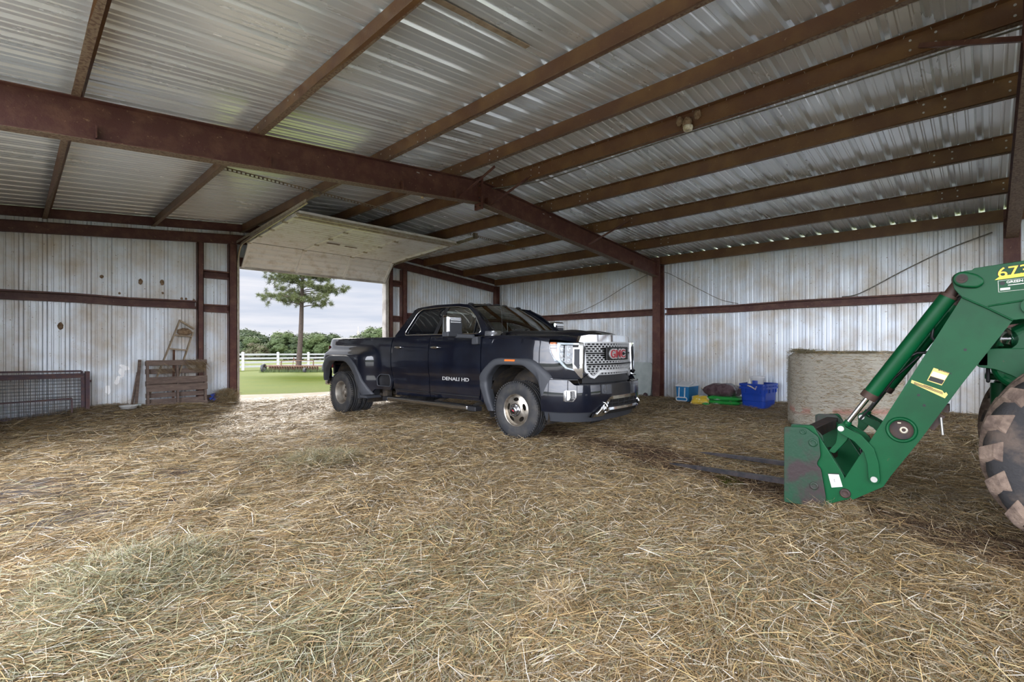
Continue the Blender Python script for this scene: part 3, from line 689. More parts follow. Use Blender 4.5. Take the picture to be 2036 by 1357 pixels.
fc = np.stack([a, a+ny, a+ny+1, a+1], -1)
me.vertices.add(len(vv)); me.vertices.foreach_set('co', vv.ravel())
me.loops.add(fc.size); me.loops.foreach_set('vertex_index', fc.ravel()); me.polygons.add(len(fc))
me.polygons.foreach_set('loop_start', np.arange(len(fc))*4); me.polygons.foreach_set('use_smooth', np.ones(len(fc), bool)); me.update(calc_edges=True)
b = bandmask(X, Y)[..., None]; g = greymask(X, Y)[..., None]; n3 = vnoise(X, Y, 1.1, 5)[..., None]
c = np.array([.19, .135, .078])*(1-n3*.3)+np.array([.02, .02, .005])*n3
c = c*(1-b)+b*np.array([.085, .040, .024]); c = c*(1-g)+g*np.array([.10, .09, .09])
out = nst(12.3, 13.0, Y)[..., None]; c = c*(1-out)+out*np.array([.40, .35, .28])
ca = me.color_attributes.new('Col', 'FLOAT_COLOR', 'POINT'); ca.data.foreach_set('color', np.concatenate([c, np.ones_like(c[..., :1])], -1).reshape(-1, 4).ravel())
me.materials.append(M['soil']); fo = bpy.data.objects.new('floor', me); COL.objects.link(fo); tag(fo, kind='structure')
def strands(name, x, y, z, ang, length, width, pitch, col, curl, label, parent=None):
    """ribbons of dry grass, 4 cross sections each, as one mesh"""
    n = len(x); K = 4; t = np.linspace(-.5, .5, K)[None, :]
    bend = curl[:, None]; a = ang[:, None]+bend*t*2
    dx = np.cos(a); dy = np.sin(a); seg = length[:, None]/(K-1)
    px = np.cumsum(dx*seg, 1); py = np.cumsum(dy*seg, 1); px = px-px.mean(1, keepdims=True)+x[:, None]; py = py-py.mean(1, keepdims=True)+y[:, None]
    pz = z[:, None]+np.sin(pitch)[:, None]*t*length[:, None]-(t**2)*length[:, None]*rng.uniform(-.1, .28, n)[:, None]
    if parent is None: pz = np.maximum(pz, hgt(px, py)+.001)
    wv = width[:, None]*np.array([.7, 1, 1, .35])[None, :]/2; roll = rng.uniform(-.9, .9, n)[:, None]
    ox = -np.sin(a)*wv*np.cos(roll); oy = np.cos(a)*wv*np.cos(roll); oz = np.sin(roll)*wv
    V = np.stack([np.stack([px-ox, py-oy, pz-oz], -1), np.stack([px+ox, py+oy, pz+oz], -1)], 2).reshape(-1, 3)
    base = (np.arange(n)*K*2)[:, None]+(np.arange(K-1)*2)[None, :]; base = base.ravel()
    F = np.stack([base, base+1, base+3, base+2], -1)
    me = bpy.data.meshes.new(name); me.vertices.add(len(V)); me.vertices.foreach_set('co', V.astype(np.float32).ravel())
    me.loops.add(F.size); me.loops.foreach_set('vertex_index', F.astype(np.int32).ravel()); me.polygons.add(len(F))
    me.polygons.foreach_set('loop_start', np.arange(len(F))*4); me.update(calc_edges=False)
    C = np.repeat(np.concatenate([col, np.ones((n, 1))], 1), K*2, 0)
    ca = me.color_attributes.new('Col', 'FLOAT_COLOR', 'POINT'); ca.data.foreach_set('color', C.astype(np.float32).ravel())
    me.materials.append(M['straw']); o = bpy.data.objects.new(name, me); COL.objects.link(o)
    if parent is None: tag(o, label, 'hay', kind='stuff')
    else: o.parent = parent; o['kind'] = 'stuff'
    return o
def palette(n, green=None, band=None):
    P = np.array([[.52, .35, .14], [.72, .57, .33], [.50, .41, .27], [.34, .21, .085], [.60, .42, .16], [.86, .78, .64]]); w = [.26, .16, .14, .26, .10, .08]
    k = rng.choice(len(P), n, p=w); c = P[k]
    if green is not None:
        G = np.array([[.36, .36, .18], [.46, .46, .30], [.28, .24, .10]])[rng.integers(0, 3, n)]
        m = (rng.random(n) < green)[:, None]; c = np.where(m, G, c)
    if band is not None:
        D = np.array([[.30, .19, .09], [.22, .13, .06], [.42, .30, .16]])[rng.integers(0, 3, n)]
        m = (rng.random(n) < band*.8)[:, None]; c = np.where(m, D, c)
    c = c*.86+c.mean(1, keepdims=True)*np.array([[.16, .14, .13]])
    return np.clip(c*rng.uniform(.40, .96, (n, 1)), 0, 1)
NS = 720000
q = rng.random(NS); r = (.9**.4+q*(17**.4-.9**.4))**2.5; th = HEAD+rng.uniform(-1.12, 1.12, NS)
x = r*np.cos(th); y = r*np.sin(th)
ok = (x > XW+.1) & (x < XS-.13) & (y > -2.6) & (y < YE+.15) & ((y < YE-.13) | ((x > DX0) & (x < DX1)))
bm_ = bandmask(x, y); gm_ = greymask(x, y)
ok &= rng.random(NS) > bm_*.62; ok &= rng.random(NS) > gm_*.85
x, y, r, bm_ = x[ok], y[ok], r[ok], bm_[ok]; n = len(x)
fl = (vnoise(x, y, 1.3, 21)-.5)*2.6+(vnoise(x, y, .45, 22)-.5)*1.6
gr = np.clip((vnoise(x, y, 1.6, 23)-.52)*1.8, 0, 1)*nst(6.5, 3, r)*nst(4.5, 1.5, x)*.75+.04
for a, b2, rr, k, cc in TUFTS:
    if cc == 1: gr = np.maximum(gr, .55*np.exp(-((x-a)**2+(y-b2)**2)/(rr*rr*1.3)))
ang = .15+fl+rng.normal(0, .60, n); ln = np.clip(rng.lognormal(-2.2, .5, n), .03, .34)*(1+r*.02); wd_ = rng.uniform(.0010, .0027, n)*(1+r*.13)
wild = rng.random(n) < .20
ang = np.where(wild, rng.uniform(0, 2*PI, n), ang); pitch = np.where(wild, rng.normal(0, .32, n), rng.normal(0, .07, n))
lay = rng.random(n)**1.6*.030; z = hgt(x, y)+.004+lay+np.where(wild, .012, 0)
strands('straw_litter', x, y, z, ang, ln, wd_, pitch, palette(n, gr, bm_), rng.normal(0, .36, n), 'loose tan and greenish hay strewn over the whole barn floor')
# small standing tufts
def tuft(parent_xyz, n, rad, up, ln, label, green=.1, seed=0, spread=1.0):
    a = rng.uniform(0, 2*PI, n); rr = rad*np.sqrt(rng.random(n)); x = parent_xyz[0]+rr*np.cos(a); y = parent_xyz[1]+rr*np.sin(a)*spread
    z = hgt(x, y)+rng.uniform(.0, up, n)
    return strands('hay_tuft', x, y, z, a+rng.normal(0, .8, n), rng.uniform(.5, 1.2, n)*ln, rng.uniform(.0012, .0028, n)*(1.5 if parent_xyz[1] > 6 else 1), rng.normal(.15, .45, n), palette(n, np.full(n, green)), rng.normal(0, .6, n), label)
tuft((4.52, .88), 1500, .20, .07, .14, 'small heap of hay scraped up against the loader plate')
tuft((3.28, 11.92), 2200, .22, .16, .22, 'orange-tan tuft of hay in the corner at the left door jamb')
tuft((2.45, 5.4), 3500, .36, .04, .20, 'low mound of greenish hay in the middle of the floor', .55)
tuft((.46, 3.22), 4200, .45, .035, .20, 'mound of grey-green hay at the lower left', .8)
tuft((1.04, 4.42), 900, .10, .07, .16, 'small upright brown tuft of hay behind the grey-green mound', .1)
tuft((1.78, 1.45), 500, .06, .09, .20, 'thin upright whitish tuft of hay at the bottom right of the middle', .0)
# ---------------- yard beyond the door ----------------
AF = Vector((math.cos(HEAD), math.sin(HEAD), 0)); AR = Vector((math.sin(HEAD), -math.cos(HEAD), 0))   # yard axes: away, across
def yz(d): return -.05-.37*sstep(12, 34, d)-.012*max(0, d-34)
def yp(away, across, dz=0.0): p = AF*away+AR*across; return Vector((p.x, p.y, yz(away)+dz))
mb = MB(); ds = [-140, -60, -20, 0, 8, 12, 14, 16, 18, 20, 23, 26, 30, 34, 40, 50, 70, 100, 150, 260, 420]; as_ = [-300, -150, -80, -50, -35, -25, -18, -12, -6, 0, 8, 20, 50, 120, 300]
vs = [(AF*d+AR*a)+Vector((0, 0, yz(d))) for d in ds for a in as_]; n = len(as_)
mb.add(vs, [(i*n+j, i*n+j+1, (i+1)*n+j+1, (i+1)*n+j) for i in range(len(ds)-1) for j in range(n-1)], True)
mb.build('ground', 'grass', kind='structure')
mb = MB(); mb.patch(lambda u, v: (2.2+6.6*u, 12.25+v*(2.6+.5*math.sin(u*7)), -.025-.03*v), 24, 8); mb.build('dirt_apron', 'dirt', label='pale sandy dirt strip outside the open door', cat='ground', kind='stuff')
MB().patch(lambda u, v: (-9+7.6*u, -16+27*v, -.035), 4, 8).build('bounce_gravel', 'gravel', label='unseen pale gravel added along the open left side to bounce light in', cat='ground', kind='stuff')  # unseen ground, added pale to bounce light up to the ceiling
MB().patch(lambda u, v: (-1.3+14*u, -16+9.2*v, -.035), 4, 8).build('bounce_gravel', 'gravel', label='unseen pale gravel added before the open front to bounce light in', cat='ground', kind='stuff')
MB().patch(lambda u, v: (11.95+7*u, -14+30*v, -.035), 4, 8).build('bounce_gravel', 'gravel', label='unseen pale gravel strip added behind the right-hand wall to bounce light', cat='ground', kind='stuff')  # added so the open rib ends at the eave pick up pale light
# fence
fr = empty('fence', yp(36, -19.86), 0, 'white four-rail board fence across the yard beyond the door', 'fence')
P = [AF*(36+2.8*k)+AR*(-19.86+1.25*k)+Vector((0, 0, yz(36+2.8*k)-0*k)) for k in range(-3, 9)]; O = fr.location
for i, p in enumerate(P):
    mb = MB(); q = p-O; mb.box(q+Vector((0, 0, .64)), (.14, .14, 1.32)); pst = mb.build('post', 'fence', fr)
    mb = MB(); mb.box(q+Vector((0, 0, 1.31)), (.19, .19, .03)); mb.add([q+Vector((sx*.08, sy*.08, 1.325)) for sx, sy in ((-1, -1), (1, -1), (1, 1), (-1, 1))]+[q+Vector((0, 0, 1.39))], [(0, 1, 4), (1, 2, 4), (2, 3, 4), (3, 0, 4)]); mb.build('post_cap', 'fence', pst)
    if i+1 < len(P):
        for z in (.28, .58, .88, 1.18):
            MB().bar(q+Vector((0, 0, z)), P[i+1]-O+Vector((0, 0, z)), .04, .14).build('rail', 'fence', fr)
# pine
rp_ = random.Random(5)
pp = yp(35.3, -15.46); pine = empty('pine_tree', pp, 0, 'tall pine tree with bare trunk standing behind the rusty harrow', 'tree')
tp = [Vector((.05*math.sin(z*.7), .04*math.cos(z*.5), z)) for z in (0, .15, .6, 1.5, 2.5, 3.5, 4.5, 5.5, 6.5, 7.5, 8.5, 9.5, 10.4)]
tp = [p+Vector((AR.x, AR.y, 0))*(.05*p.z) for p in tp]
MB().tube([Vector((0, 0, -.3))]+tp, [.30, .27, .22, .19, .18, .17, .155, .14, .125, .11, .09, .07, .05, .02], 14).build('trunk', 'bark', pine)
br = MB(); nd = MB(); cnt = 0
def needles(c, r, k):
    for _ in range(k):
        d = Vector((rp_.gauss(0, 1), rp_.gauss(0, 1), rp_.gauss(.25, 1))).normalized(); s = d.cross(Vector((rp_.random(), rp_.random(), .3))).normalized()*.011
        p = c+d*(r*.12); q_ = c+d*(r*rp_.uniform(.7, 1.1)); nd.add([p-s, p+s, q_], [(0, 1, 2)])
zz = 4.75
while zz < 10.3:
    k = rp_.randint(2, 3) if zz < 6 else 3; 
    for _ in range(k):
        az = rp_.uniform(0, 2*PI); L_ = (2.7+rp_.uniform(-.7, .5))*(1-.75*sstep(6, 10.6, zz)); z0 = zz+rp_.uniform(-.15, .15)
        p0 = Vector((AR.x, AR.y, 0))*(.05*z0)+Vector((0, 0, z0)); pts = [p0]
        for s_ in range(1, 8):
            t = s_/7; pts.append(p0+Vector((math.cos(az+.2*math.sin(t*3)), math.sin(az+.2*math.sin(t*3)), 0))*L_*t+Vector((0, 0, L_*(.22*t-.35*t*t+.22*t**3)+(.25*t if zz > 6 else 0))))
        br.tube(pts, [.045*(1-t/7.5) for t in range(8)], 6)
        for s_ in range(3, 8):
            for _q in range(4 if s_ < 7 else 3):
                d = Vector((rp_.gauss(0, 1), rp_.gauss(0, 1), rp_.gauss(.2, .5))).normalized()*rp_.uniform(.15, .62)
                e = pts[s_]+d; br.tube([pts[s_], pts[s_]+d*.5+Vector((0, 0, .02)), e], [.012, .009, .006], 4); needles(e, .30, 46); needles(pts[s_]+d*.6, .22, 16)
    zz += .27
br.build('branches', 'bark', pine); nd.build('needles', 'needles', pine, kind='stuff')
# far trees
def tree_mesh(seed, w, h):
    rr = random.Random(seed); mb = MB(); core = MB()
    for _ in range(22):
        a = rr.uniform(0, 2*PI); q = rr.random()**.5; cz = rr.uniform(.12, .84); wr = math.sin(PI*min(1, cz*.9+.18))
        c = Vector((math.cos(a)*q*w*.38*wr, math.sin(a)*q*w*.38*wr, cz*h)); r = rr.uniform(.13, .21)*w
        lump(core, c, r*.8, (1, 1, .85), rr.randint(0, 999))
        for _k in range(150):
            d = Vector((rr.gauss(0, 1), rr.gauss(0, 1), rr.gauss(.15, 1))).normalized(); p = c+d*r*rr.uniform(.75, 1.15)
            t = d.cross(Vector((rr.random(), rr.random(), rr.random()))).normalized()*rr.uniform(.05, .12); b = (t.cross(d)+d*rr.uniform(-.6, .6)*.1).normalized()*rr.uniform(.05, .12)
            mb.add([p-t-b, p+t-b*.6, p+t*.8+b, p-t*.7+b], [(0, 1, 2, 3)])
    core.v and mb.add(core.v, core.f, False)
    return mb
protos = []
for i, (mt, w, h) in enumerate((('leaf_a', 5.2, 5.0), ('leaf_b', 5.6, 4.8), ('leaf_c', 4.4, 4.0), ('leaf_a', 4.2, 4.4))):
    t = empty('tree', (0, 0, 0), 0); tree_mesh(40+i, w, h).build('crown', mt, t, kind='stuff')
    MB().tube([(0, 0, -.3), (.05, 0, h*.3), (0, .05, h*.6)], [.14, .11, .06], 8).build('trunk', 'bark', t); protos.append(t)
TL = [(-60, 92, 1, 1.05, 'dark green tree at the left jamb of the door'), (-55.5, 88, 0, 1.02, 'mid green tree, second from the left jamb'), (-52.4, 85, 2, 1.0, 'brownish olive tree near the left jamb, beside a taller green one'), (-50, 92, 1, 1.13, 'tallest green tree left of the pine trunk'),
      (-46.5, 88, 3, 1.0, 'brighter green tree left of the pine trunk'), (-44.5, 84, 2, .75, 'low olive bush tree left of the pine trunk'), (-42.0, 90, 0, 1.05, 'green tree just left of the pine trunk'), (-38.6, 90, 1, .98, 'dark tree directly behind the pine trunk'),
      (-35.4, 88, 0, .98, 'green tree just right of the pine trunk'), (-32.8, 90, 1, .95, 'dark tree between the pine and the truck bed'), (-30.2, 86, 2, .60, 'low yellowish bush tree beside the tail light'), (-29.4, 92, 1, .92, 'dark tree touching the tail light'), (-26, 96, 1, .78, 'low tree hidden behind the truck bed'),
      (-47, 118, 1, 1.2, 'dark tree filling the gap behind the row on the left'), (-35, 118, 1, 1.0, 'dark tree filling the gap behind the row on the right'), (-41.5, 150, 0, 1.0, 'hazy distant tree above the truck bed, left'), (-36.6, 150, 0, 1.15, 'hazy distant tree above the truck bed, middle'), (-34, 118, 3, 1.05, 'hazy distant tree above the truck bed, right'), (-31.5, 112, 0, 1.45, 'tree crown just inside the right door jamb')]
used = set()
for k, (ac, aw, pi_, sc, lab) in enumerate(TL):
    if pi_ in used: o = copy_tree(protos[pi_])
    else: o = protos[pi_]; used.add(pi_)
    o.location = yp(aw, ac); o.scale = (sc*1.5, sc*1.5, sc*1.08); o.rotation_euler = (0, 0, k*1.3); tag(o, lab, 'tree', 'trees beyond the fence')
# mast
mt = empty('radio_mast', yp(190, -59.9), 0, 'thin lattice mast far away above the truck bed', 'mast'); mb = MB(); mb.cyl((0, 0, 0), (0, 0, 11.5), .10, .05, 6)
for k in range(12):
    for s in (-1, 1): mb.bar((s*.5, 0, k*.8), (-s*.5, 0, k*.8+.8), .05, .05)
mb.bar((-.5, 0, 0), (-.4, 0, 9.6), .08, .08); mb.bar((.5, 0, 0), (.4, 0, 9.6), .08, .08); mb.build('lattice', 'galv', mt)
# rusty disc harrow
dh = empty('disc_harrow', yp(33.2, -14.8), math.atan2(AR.y, AR.x), 'rusty old farm harrow resting in the grass under the pine', 'farm implement')
MB().bar((-2.0, 0, .42), (1.9, 0, .42), .08, .08).bar((-2.0, .5, .42), (1.9, .5, .40), .08, .08).bar((-1.0, .2, .42), (-1.0, .2, .75), .05, .05).bar((-.3, .2, .78), (1.2, .2, .78), .04, .04).bar((-1.0, .2, .75), (-.3, .2, .78), .04, .04).bar((1.2, .2, .42), (1.2, .2, .78), .05, .05).bar((-.2, .2, .42), (-.15, .2, 1.0), .03, .03).bar((.15, .2, .42), (-.15, .2, 1.0), .03, .03).bar((-2, 0, .42), (-2, .5, .42), .06, .06).bar((1.9, 0, .42), (1.9, .5, .42), .06, .06).build('frame', 'rust', dh)
for k in range(20):
    x = -1.7+k*.17; mb = MB(); mb.lathe([(0, .02), (.12, .015), (.20, -.02)], (x, .1, .24), 'x', 14); mb.build('disc', 'rust', dh)
for x, y, r in ((-2.05, -.1, .30), (.85, -.35, .17), (2.0, .1, .30)):
    MB().lathe([(r*.5, -.07), (r*.92, -.08), (r, -.05), (r, .05), (r*.92, .08), (r*.5, .07)], (x, y, r-.02), 'x', 22, closed=True).build('wheel', 'tire', dh)
gt = [yp(33.0+rp_.uniform(-.3, .6), -14.8+rp_.uniform(-2.2, 2.2)) for _ in range(900)]; mb = MB()
for p in gt:
    d = Vector((rp_.uniform(-.1, .1), rp_.uniform(-.1, .1), rp_.uniform(.15, .38))); s = AR*.012; mb.add([p-s, p+s, p+d], [(0, 1, 2)])
mb.build('tall_grass', 'leaf_a', label='unmown green grass growing through the rusty harrow', cat='grass', kind='stuff')
# ---------------- things along the walls ----------------
def pallet(loc, rot, label):
    t = empty('pallet', loc, 0, label, 'pallet'); t.rotation_euler = rot
    Wd, Hg = 1.05, .96
    for x in (.03, Wd/2, Wd-.03): MB().bb(x-.02, x+.02, -.0, .09, 0, Hg).build('stringer', 'wood', t, .003)
    for z, h in ((.05, .10), (.40, .135), (.555, .135), (.905, .105)): MB().bb(0, Wd, -.018, 0, z-h/2, z+h/2).build('deck_board', 'wood', t, .003)
    for z, h in ((.14, .09), (.26, .09), (.50, .1), (.74, .10), (.90, .09)): MB().bb(0, Wd, .09, .108, z-h/2, z+h/2).build('back_board', 'wood', t, .003)
    return t
pallet((1.84, 11.80, .085), (R(-5), 0, R(.5)), 'weathered brown wooden pallet standing on edge against the wall left of the door')
t = empty('wooden_ladder', (2.2, 11.93, .10), 0, 'pale wooden frame with rungs leaning behind the pallet', 'wooden frame')
def wf(x, y, z): return Vector((x-2.2, y-11.93, z-.10))
A = wf(1.90, 11.98, .3); B = wf(2.43, 12.0, 1.87); C_ = wf(2.28, 11.98, .3); D_ = wf(2.66, 12.0, 1.62)
for a, b in ((A, B), (C_, D_)): MB().bar(a, b, .022, .085, up=(0, 1, 0)).build('side_rail', 'lightwood', t)
def lerp(a, b, k): return a+(b-a)*k
for k, kk in ((.99, 1.05), (.80, .93), (.62, .71)):
    MB().bar(lerp(A, B, k), lerp(C_, D_, kk), .03, .08, up=(0, 1, 0)).build('rung', 'lightwood', t)
mb = MB(); lump(mb, lerp(lerp(A, B, .86), lerp(C_, D_, .98), .5)+Vector((0, .0, .0)), .10, (1.3, .35, .7), 77); mb.build('mud_nest', 'nest', label='big pale bird nest on a rung of the leaning wooden frame', cat='nest').location = (2.2, 11.93, .10)
mb = MB(); mb.bar((2.30, 11.93, .1), (2.32, 11.97, 1.27), .04, .02, up=(0, 1, 0)); mb.build('stake', 'rust', label='rusty stake standing behind the pallet under the leaning frame', cat='stake')
mb = MB(); mb.bar((1.70, 12.05, .07), (1.78, 12.12, 1.05), .05, .03, up=(0, 1, 0)); mb.bar((1.62, 12.0, .07), (1.75, 12.14, .8), .03, .03); mb.build('old_boards', 'wood', label='grey weathered boards leaning on the wall at the left of the pallet', cat='board')
mb = MB(); mb.bb(1.62, 1.72, 11.75, 11.85, .05, .20); mb.build('block', 'frp', .01, label='small pale block on the hay at the foot of the pallet', cat='block') if False else MB().bb(1.66, 1.75, 11.78, 11.86, .04, .20).build('concrete_block', 'frp', None, .008, label='small pale block on the hay at the left foot of the pallet', cat='block')
# hay hanging on the pallet
def wallhay(c, n, rad, ln, down, label, name='hay_tuft'):
    a = rng.uniform(0, 2*PI, n); rr = rad*np.sqrt(rng.random(n)); hd = empty('x', (0, 0, 0)); 
    x = c[0]+rr*np.cos(a)*1.3; z = c[2]+rr*np.sin(a)*.7; y = np.full(n, c[1])-rng.uniform(0, .05, n)
    o = strands(name, x, y, z, rng.normal(0, .25, n), rng.uniform(.5, 1.1, n)*ln, rng.uniform(.002, .004, n), rng.normal(down, .7, n), palette(n, np.zeros(n)), rng.normal(0, .5, n), label, parent=hd)
    o.parent = None; bpy.data.objects.remove(hd); return tag(o, label, 'hay')
wallhay((2.68, 11.77, .92), 420, .15, .20, -1.1, 'tan clump of hay caught on the top right of the pallet')
wallhay((2.12, 11.78, .84), 160, .12, .18, -1.1, 'thin wisp of hay caught in the top left gap of the pallet')
mb = MB()
for k in range(14):
    a = Vector((3.02+rng.uniform(-.05, .22), 12.02+rng.uniform(-.05, .03), .12+rng.uniform(0, .12))); mb.add([a, a+Vector((.06, .02, .03)), a+Vector((.05, -.03, .07)), a+Vector((-.03, 0, .05))], [(0, 1, 2, 3)], False)
mb.build('tarp_scrap', 'bluetarp', label='crumpled scrap of blue tarp on the ground right of the pallet', cat='tarp')
mb = MB(); mb.bb(2.9, 3.5, 12.12, 12.18, -.02, .26); mb.build('sill_board', 'wood', label='low dark board at the foot of the wall beside the left jamb', cat='board')
def mesh_panel(p0, p1, h, lean, label, fw=.04, sx=.055, sz=.055):
    t = empty('wire_gate', p0, 0, label, 'wire gate'); A = Vector((0, 0, 0)); B = Vector(p1)-Vector(p0); U = Vector((0, lean, h))
    mb = MB()
    for a, b in ((A, B), (A+U, B+U), (A, A+U), (B, B+U)): mb.bar(a, b, fw, fw)
    mb.build('frame', 'panelsteel', t); mb = MB(); L_ = B.length
    n = int(L_/sx); m = int(U.length/sz)
    for i in range(1, n): mb.bar(A+B*(i/n), A+B*(i/n)+U, .005, .005)
    for i in range(1, m): mb.bar(A+U*(i/m), A+U*(i/m)+B, .005, .005)
    mb.build('wire_mesh', 'mesh', t); return t
mesh_panel((-.85, 12.0, .08), (.90, 11.95, .06), .80, .10, 'dark framed wire gate leaning on the wall, rearmost of four', .03)
mesh_panel((-.85, 11.70, .06), (.90, 11.78, .06), .71, .08, 'dark framed wire gate, second from the front with the thick top bar', .05)
mesh_panel((-.85, 11.85, .07), (.97, 11.86, .06), .74, .06, 'dark framed wire gate, third from the front', .045)
mesh_panel((-.85, 11.42, .04), (.74, 11.62, .06), .33, .05, 'low wire gate with a thin frame in front of the taller ones', .025, .075, .075)
mb = MB(); mb.bb(.93, .99, 11.72, 11.90, .04, .86); mb.bb(.985, 1.02, 11.79, 11.83, .66, .70); mb.build('steel_post', 'panelsteel', label='upright dark steel post at the right end of the wire gates', cat='post')
MB().lathe([(0, .006), (.12, .006), (.14, .055), (.148, .06), (.146, .066), (.135, .062), (.118, .014), (0, .012)], (1.52, 11.5, ground_z(1.52, 11.5)+.01), 'z', 28).build('bowl', 'whitebag', label='shallow white bowl on the hay in front of the pallet', cat='bowl')
# board by the column
t = empty('board', (11.6, 6.7, 0), 0); bpy.data.objects.remove(t)
bo = rnd([(6.20, .02), (6.20, .78), (6.24, .90), (7.2, .90), (7.2, .02)], .10, 6)
MB().prism(bo, lambda u, v, w: (11.42+.16*v+w, u, v), 0, .03).build('pale_board', 'frp', label='pale blue-grey rounded board leaning on the wall behind the truck bumper', cat='board')
mb = MB(); lump(mb, (11.35, 6.30, .07), .07, (1, .8, .8), 12); mb.build('cloth', 'bagbrown', label='small crumpled dark patterned cloth on the floor by the pale board', cat='cloth')
# cooler
co = empty('cooler', (11.3, 5.16, .02), 0, 'blue and white picnic cooler with a white handle by the middle column', 'cooler')
def taper(x0, x1, y0, y1, z0, z1, k, mb=None):
    mb = mb or MB(); a = [(x0+k, y0+k, z0), (x1-k, y0+k, z0), (x1-k, y1-k, z0), (x0+k, y1-k, z0), (x0, y0, z1), (x1, y0, z1), (x1, y1, z1), (x0, y1, z1)]
    return mb.add(a, [(0, 3, 2, 1), (4, 5, 6, 7), (0, 1, 5, 4), (1, 2, 6, 5), (2, 3, 7, 6), (3, 0, 4, 7)])
taper(-.28, .28, -.16, .16, .0, .36, .02).build('body', 'coolblue', co, .02, 3)
MB().bb(-.29, .29, -.17, .17, .35, .385).build('rim', 'white', co, .008)
mb = MB(); mb.box((-.12, 0, .41), (.28, .30, .03), Matrix.Rotation(R(-14), 3, 'Y')); mb.box((.15, .0, .395), (.24, .3, .025)); mb.build('lid', 'white', co, .008)
ring = rnd([(-.13, .02), (.13, .02), (.13, .10), (-.13, .10)], .045, 5)
mb = MB(); mb.tube([(-.315, u, v) for u, v in ring], .013, 8, True); mb.cyl((-.305, -.07, .10), (-.285, -.07, .33), .013); mb.cyl((-.305, .07, .10), (-.285, .07, .33), .013); mb.build('handle', 'white', co)
# bags
def bag(name, c, d, rz_, m, label, seed, puff=1.0, tilt=(0, 0)):
    rr = random.Random(seed); ph = [rr.uniform(0, 6) for _ in range(8)]
    mb = MB()
    def fn(u, v, s):
        x = (u-.5)*2; y = (v-.5)*2; e = max(0, (1-abs(x)**3.2))*max(0, (1-abs(y)**3.2))
        w = .10*math.sin(7*x+ph[0]+2*y)*math.sin(5*y+ph[1]) + .05*math.sin(15*x+ph[2])*math.sin(11*y+ph[3]+4*x)
        pin = 1-.10*abs(y)**2*(1-abs(x)); 
        return (x*d[0]/2*(1-.07*abs(y)**2*(abs(x) < 1)), y*d[1]/2*pin, d[2]/2+s*d[2]/2*(e**.42)*(1+w*(1 if s > 0 else .15))*puff)
    mb.patch(lambda u, v: fn(u, v, 1), 26, 18); mb.patch(lambda u, v: fn(u, v, -1), 26, 18)
    o = mb.build(name, m, label=label, cat='bag'); o.location = c; o.rotation_euler = (tilt[0], tilt[1], rz_); return o
bag('green_bag', (11.0, 4.16, .03), (.42, .80, .11), R(-3), 'baggreen', 'green and white feed bag lying flat at the bottom of the stack', 1)
bag('green_bag', (11.0, 4.16, .125), (.42, .80, .11), R(2), 'baggreen', 'green and white feed bag lying under the brown bag', 2)
bag('brown_bag', (11.02, 4.22, .20), (.50, .74, .27), R(-6), 'bagbrown', 'shiny dark brown bag lying on top of the green bags', 3, 1.15, (R(-3), R(8)))
bag('yellow_bag', (10.80, 4.62, .05), (.24, .40, .16), R(12), 'bagyellow', 'yellow and white bag slumped at the left end of the green bags', 4, 1.0, (0, R(-38)))
bag('yellow_bag', (11.36, 4.74, .22), (.20, .30, .07), R(-25), 'bagyellow', 'small yellow bag peeking out behind the brown bag', 5, 1, (R(20), R(40)))
bag('white_bag', (11.25, 3.80, .10), (.22, .26, .20), R(10), 'whitebag', 'small white plastic bag wedged between the brown bag and the blue tubs', 6)
mb = MB(); lump(mb, (10.66, 4.45, .05), .06, (1, 1.4, .5), 9); mb.build('plastic_scrap', 'baggreen', label='scrap of green plastic beside the yellow bag', cat='scrap')
# tubs
def tub(loc, rzz, label, rope=True):
    t = empty('storage_tub', loc, rzz, label, 'tub'); w, l, h = .52, .66, .44
    mb = MB(); K = [(.87, 0), (.90, .15), (.925, .16), (.94, .30), (.96, .31), (1.0, h)]
    def ring_(k, z): return [(x*k, y*k, z) for x, y in rnd([(-l/2, -w/2), (l/2, -w/2), (l/2, w/2), (-l/2, w/2)], .07, 5)]
    rings = [ring_(k, z) for k, z in K]+[ring_(1.06, h), ring_(1.06, h-.035), ring_(1.075, h-.035), ring_(1.075, h+.012), ring_(.985, h+.012), ring_(.95, .30), ring_(.84, .012)]
    n = len(rings[0]); vs = [p for r_ in rings for p in r_]
    mb.add(vs, [(i*n+j, i*n+(j+1) % n, (i+1)*n+(j+1) % n, (i+1)*n+j) for i in range(len(rings)-1) for j in range(n)]+[tuple(range(n)), tuple(range(len(vs)-n, len(vs)))], False)
    mb.build('body', 'blue', t)
    mb = MB()
    for x in (-.24, -.1, .1, .24): mb.bb(x-.012, x+.012, -w/2*1.06, -w/2*.9, h-.11, h-.02)
    for y in (-.15, .15): mb.bb(-l/2*1.06, -l/2*.92, y-.02, y+.02, h-.11, h-.02)
    mb.build('rim_ribs', 'blue', t)
    if rope: MB().tube([(-l/2*.97, -.09, h-.03), (-l/2*1.12, -.08, h-.10), (-l/2*1.2, -.02, h-.05), (-l/2*1.16, .06, h-.02), (-l/2*1.0, .09, h-.03)], .014, 8).build('rope_handle', 'rope', t)
    return t
tub((11.10, 3.50, .02), R(-4), 'outer dark blue storage tub on the floor left of the hay bale', False)
tub((11.10, 3.50, .085), R(-4), 'dark blue storage tub with a rope handle nested inside the other one')
bk = empty('bucket', (11.02, 3.50, .40), 0, 'white plastic bucket standing in the blue tubs', 'bucket')
MB().lathe([(0, 0), (.115, 0), (.128, .24), (.14, .25), (.142, .29), (.132, .29), (.122, .25), (.108, .02), (0, .02)], (0, 0, 0), 'z', 28).build('body', 'white', bk)
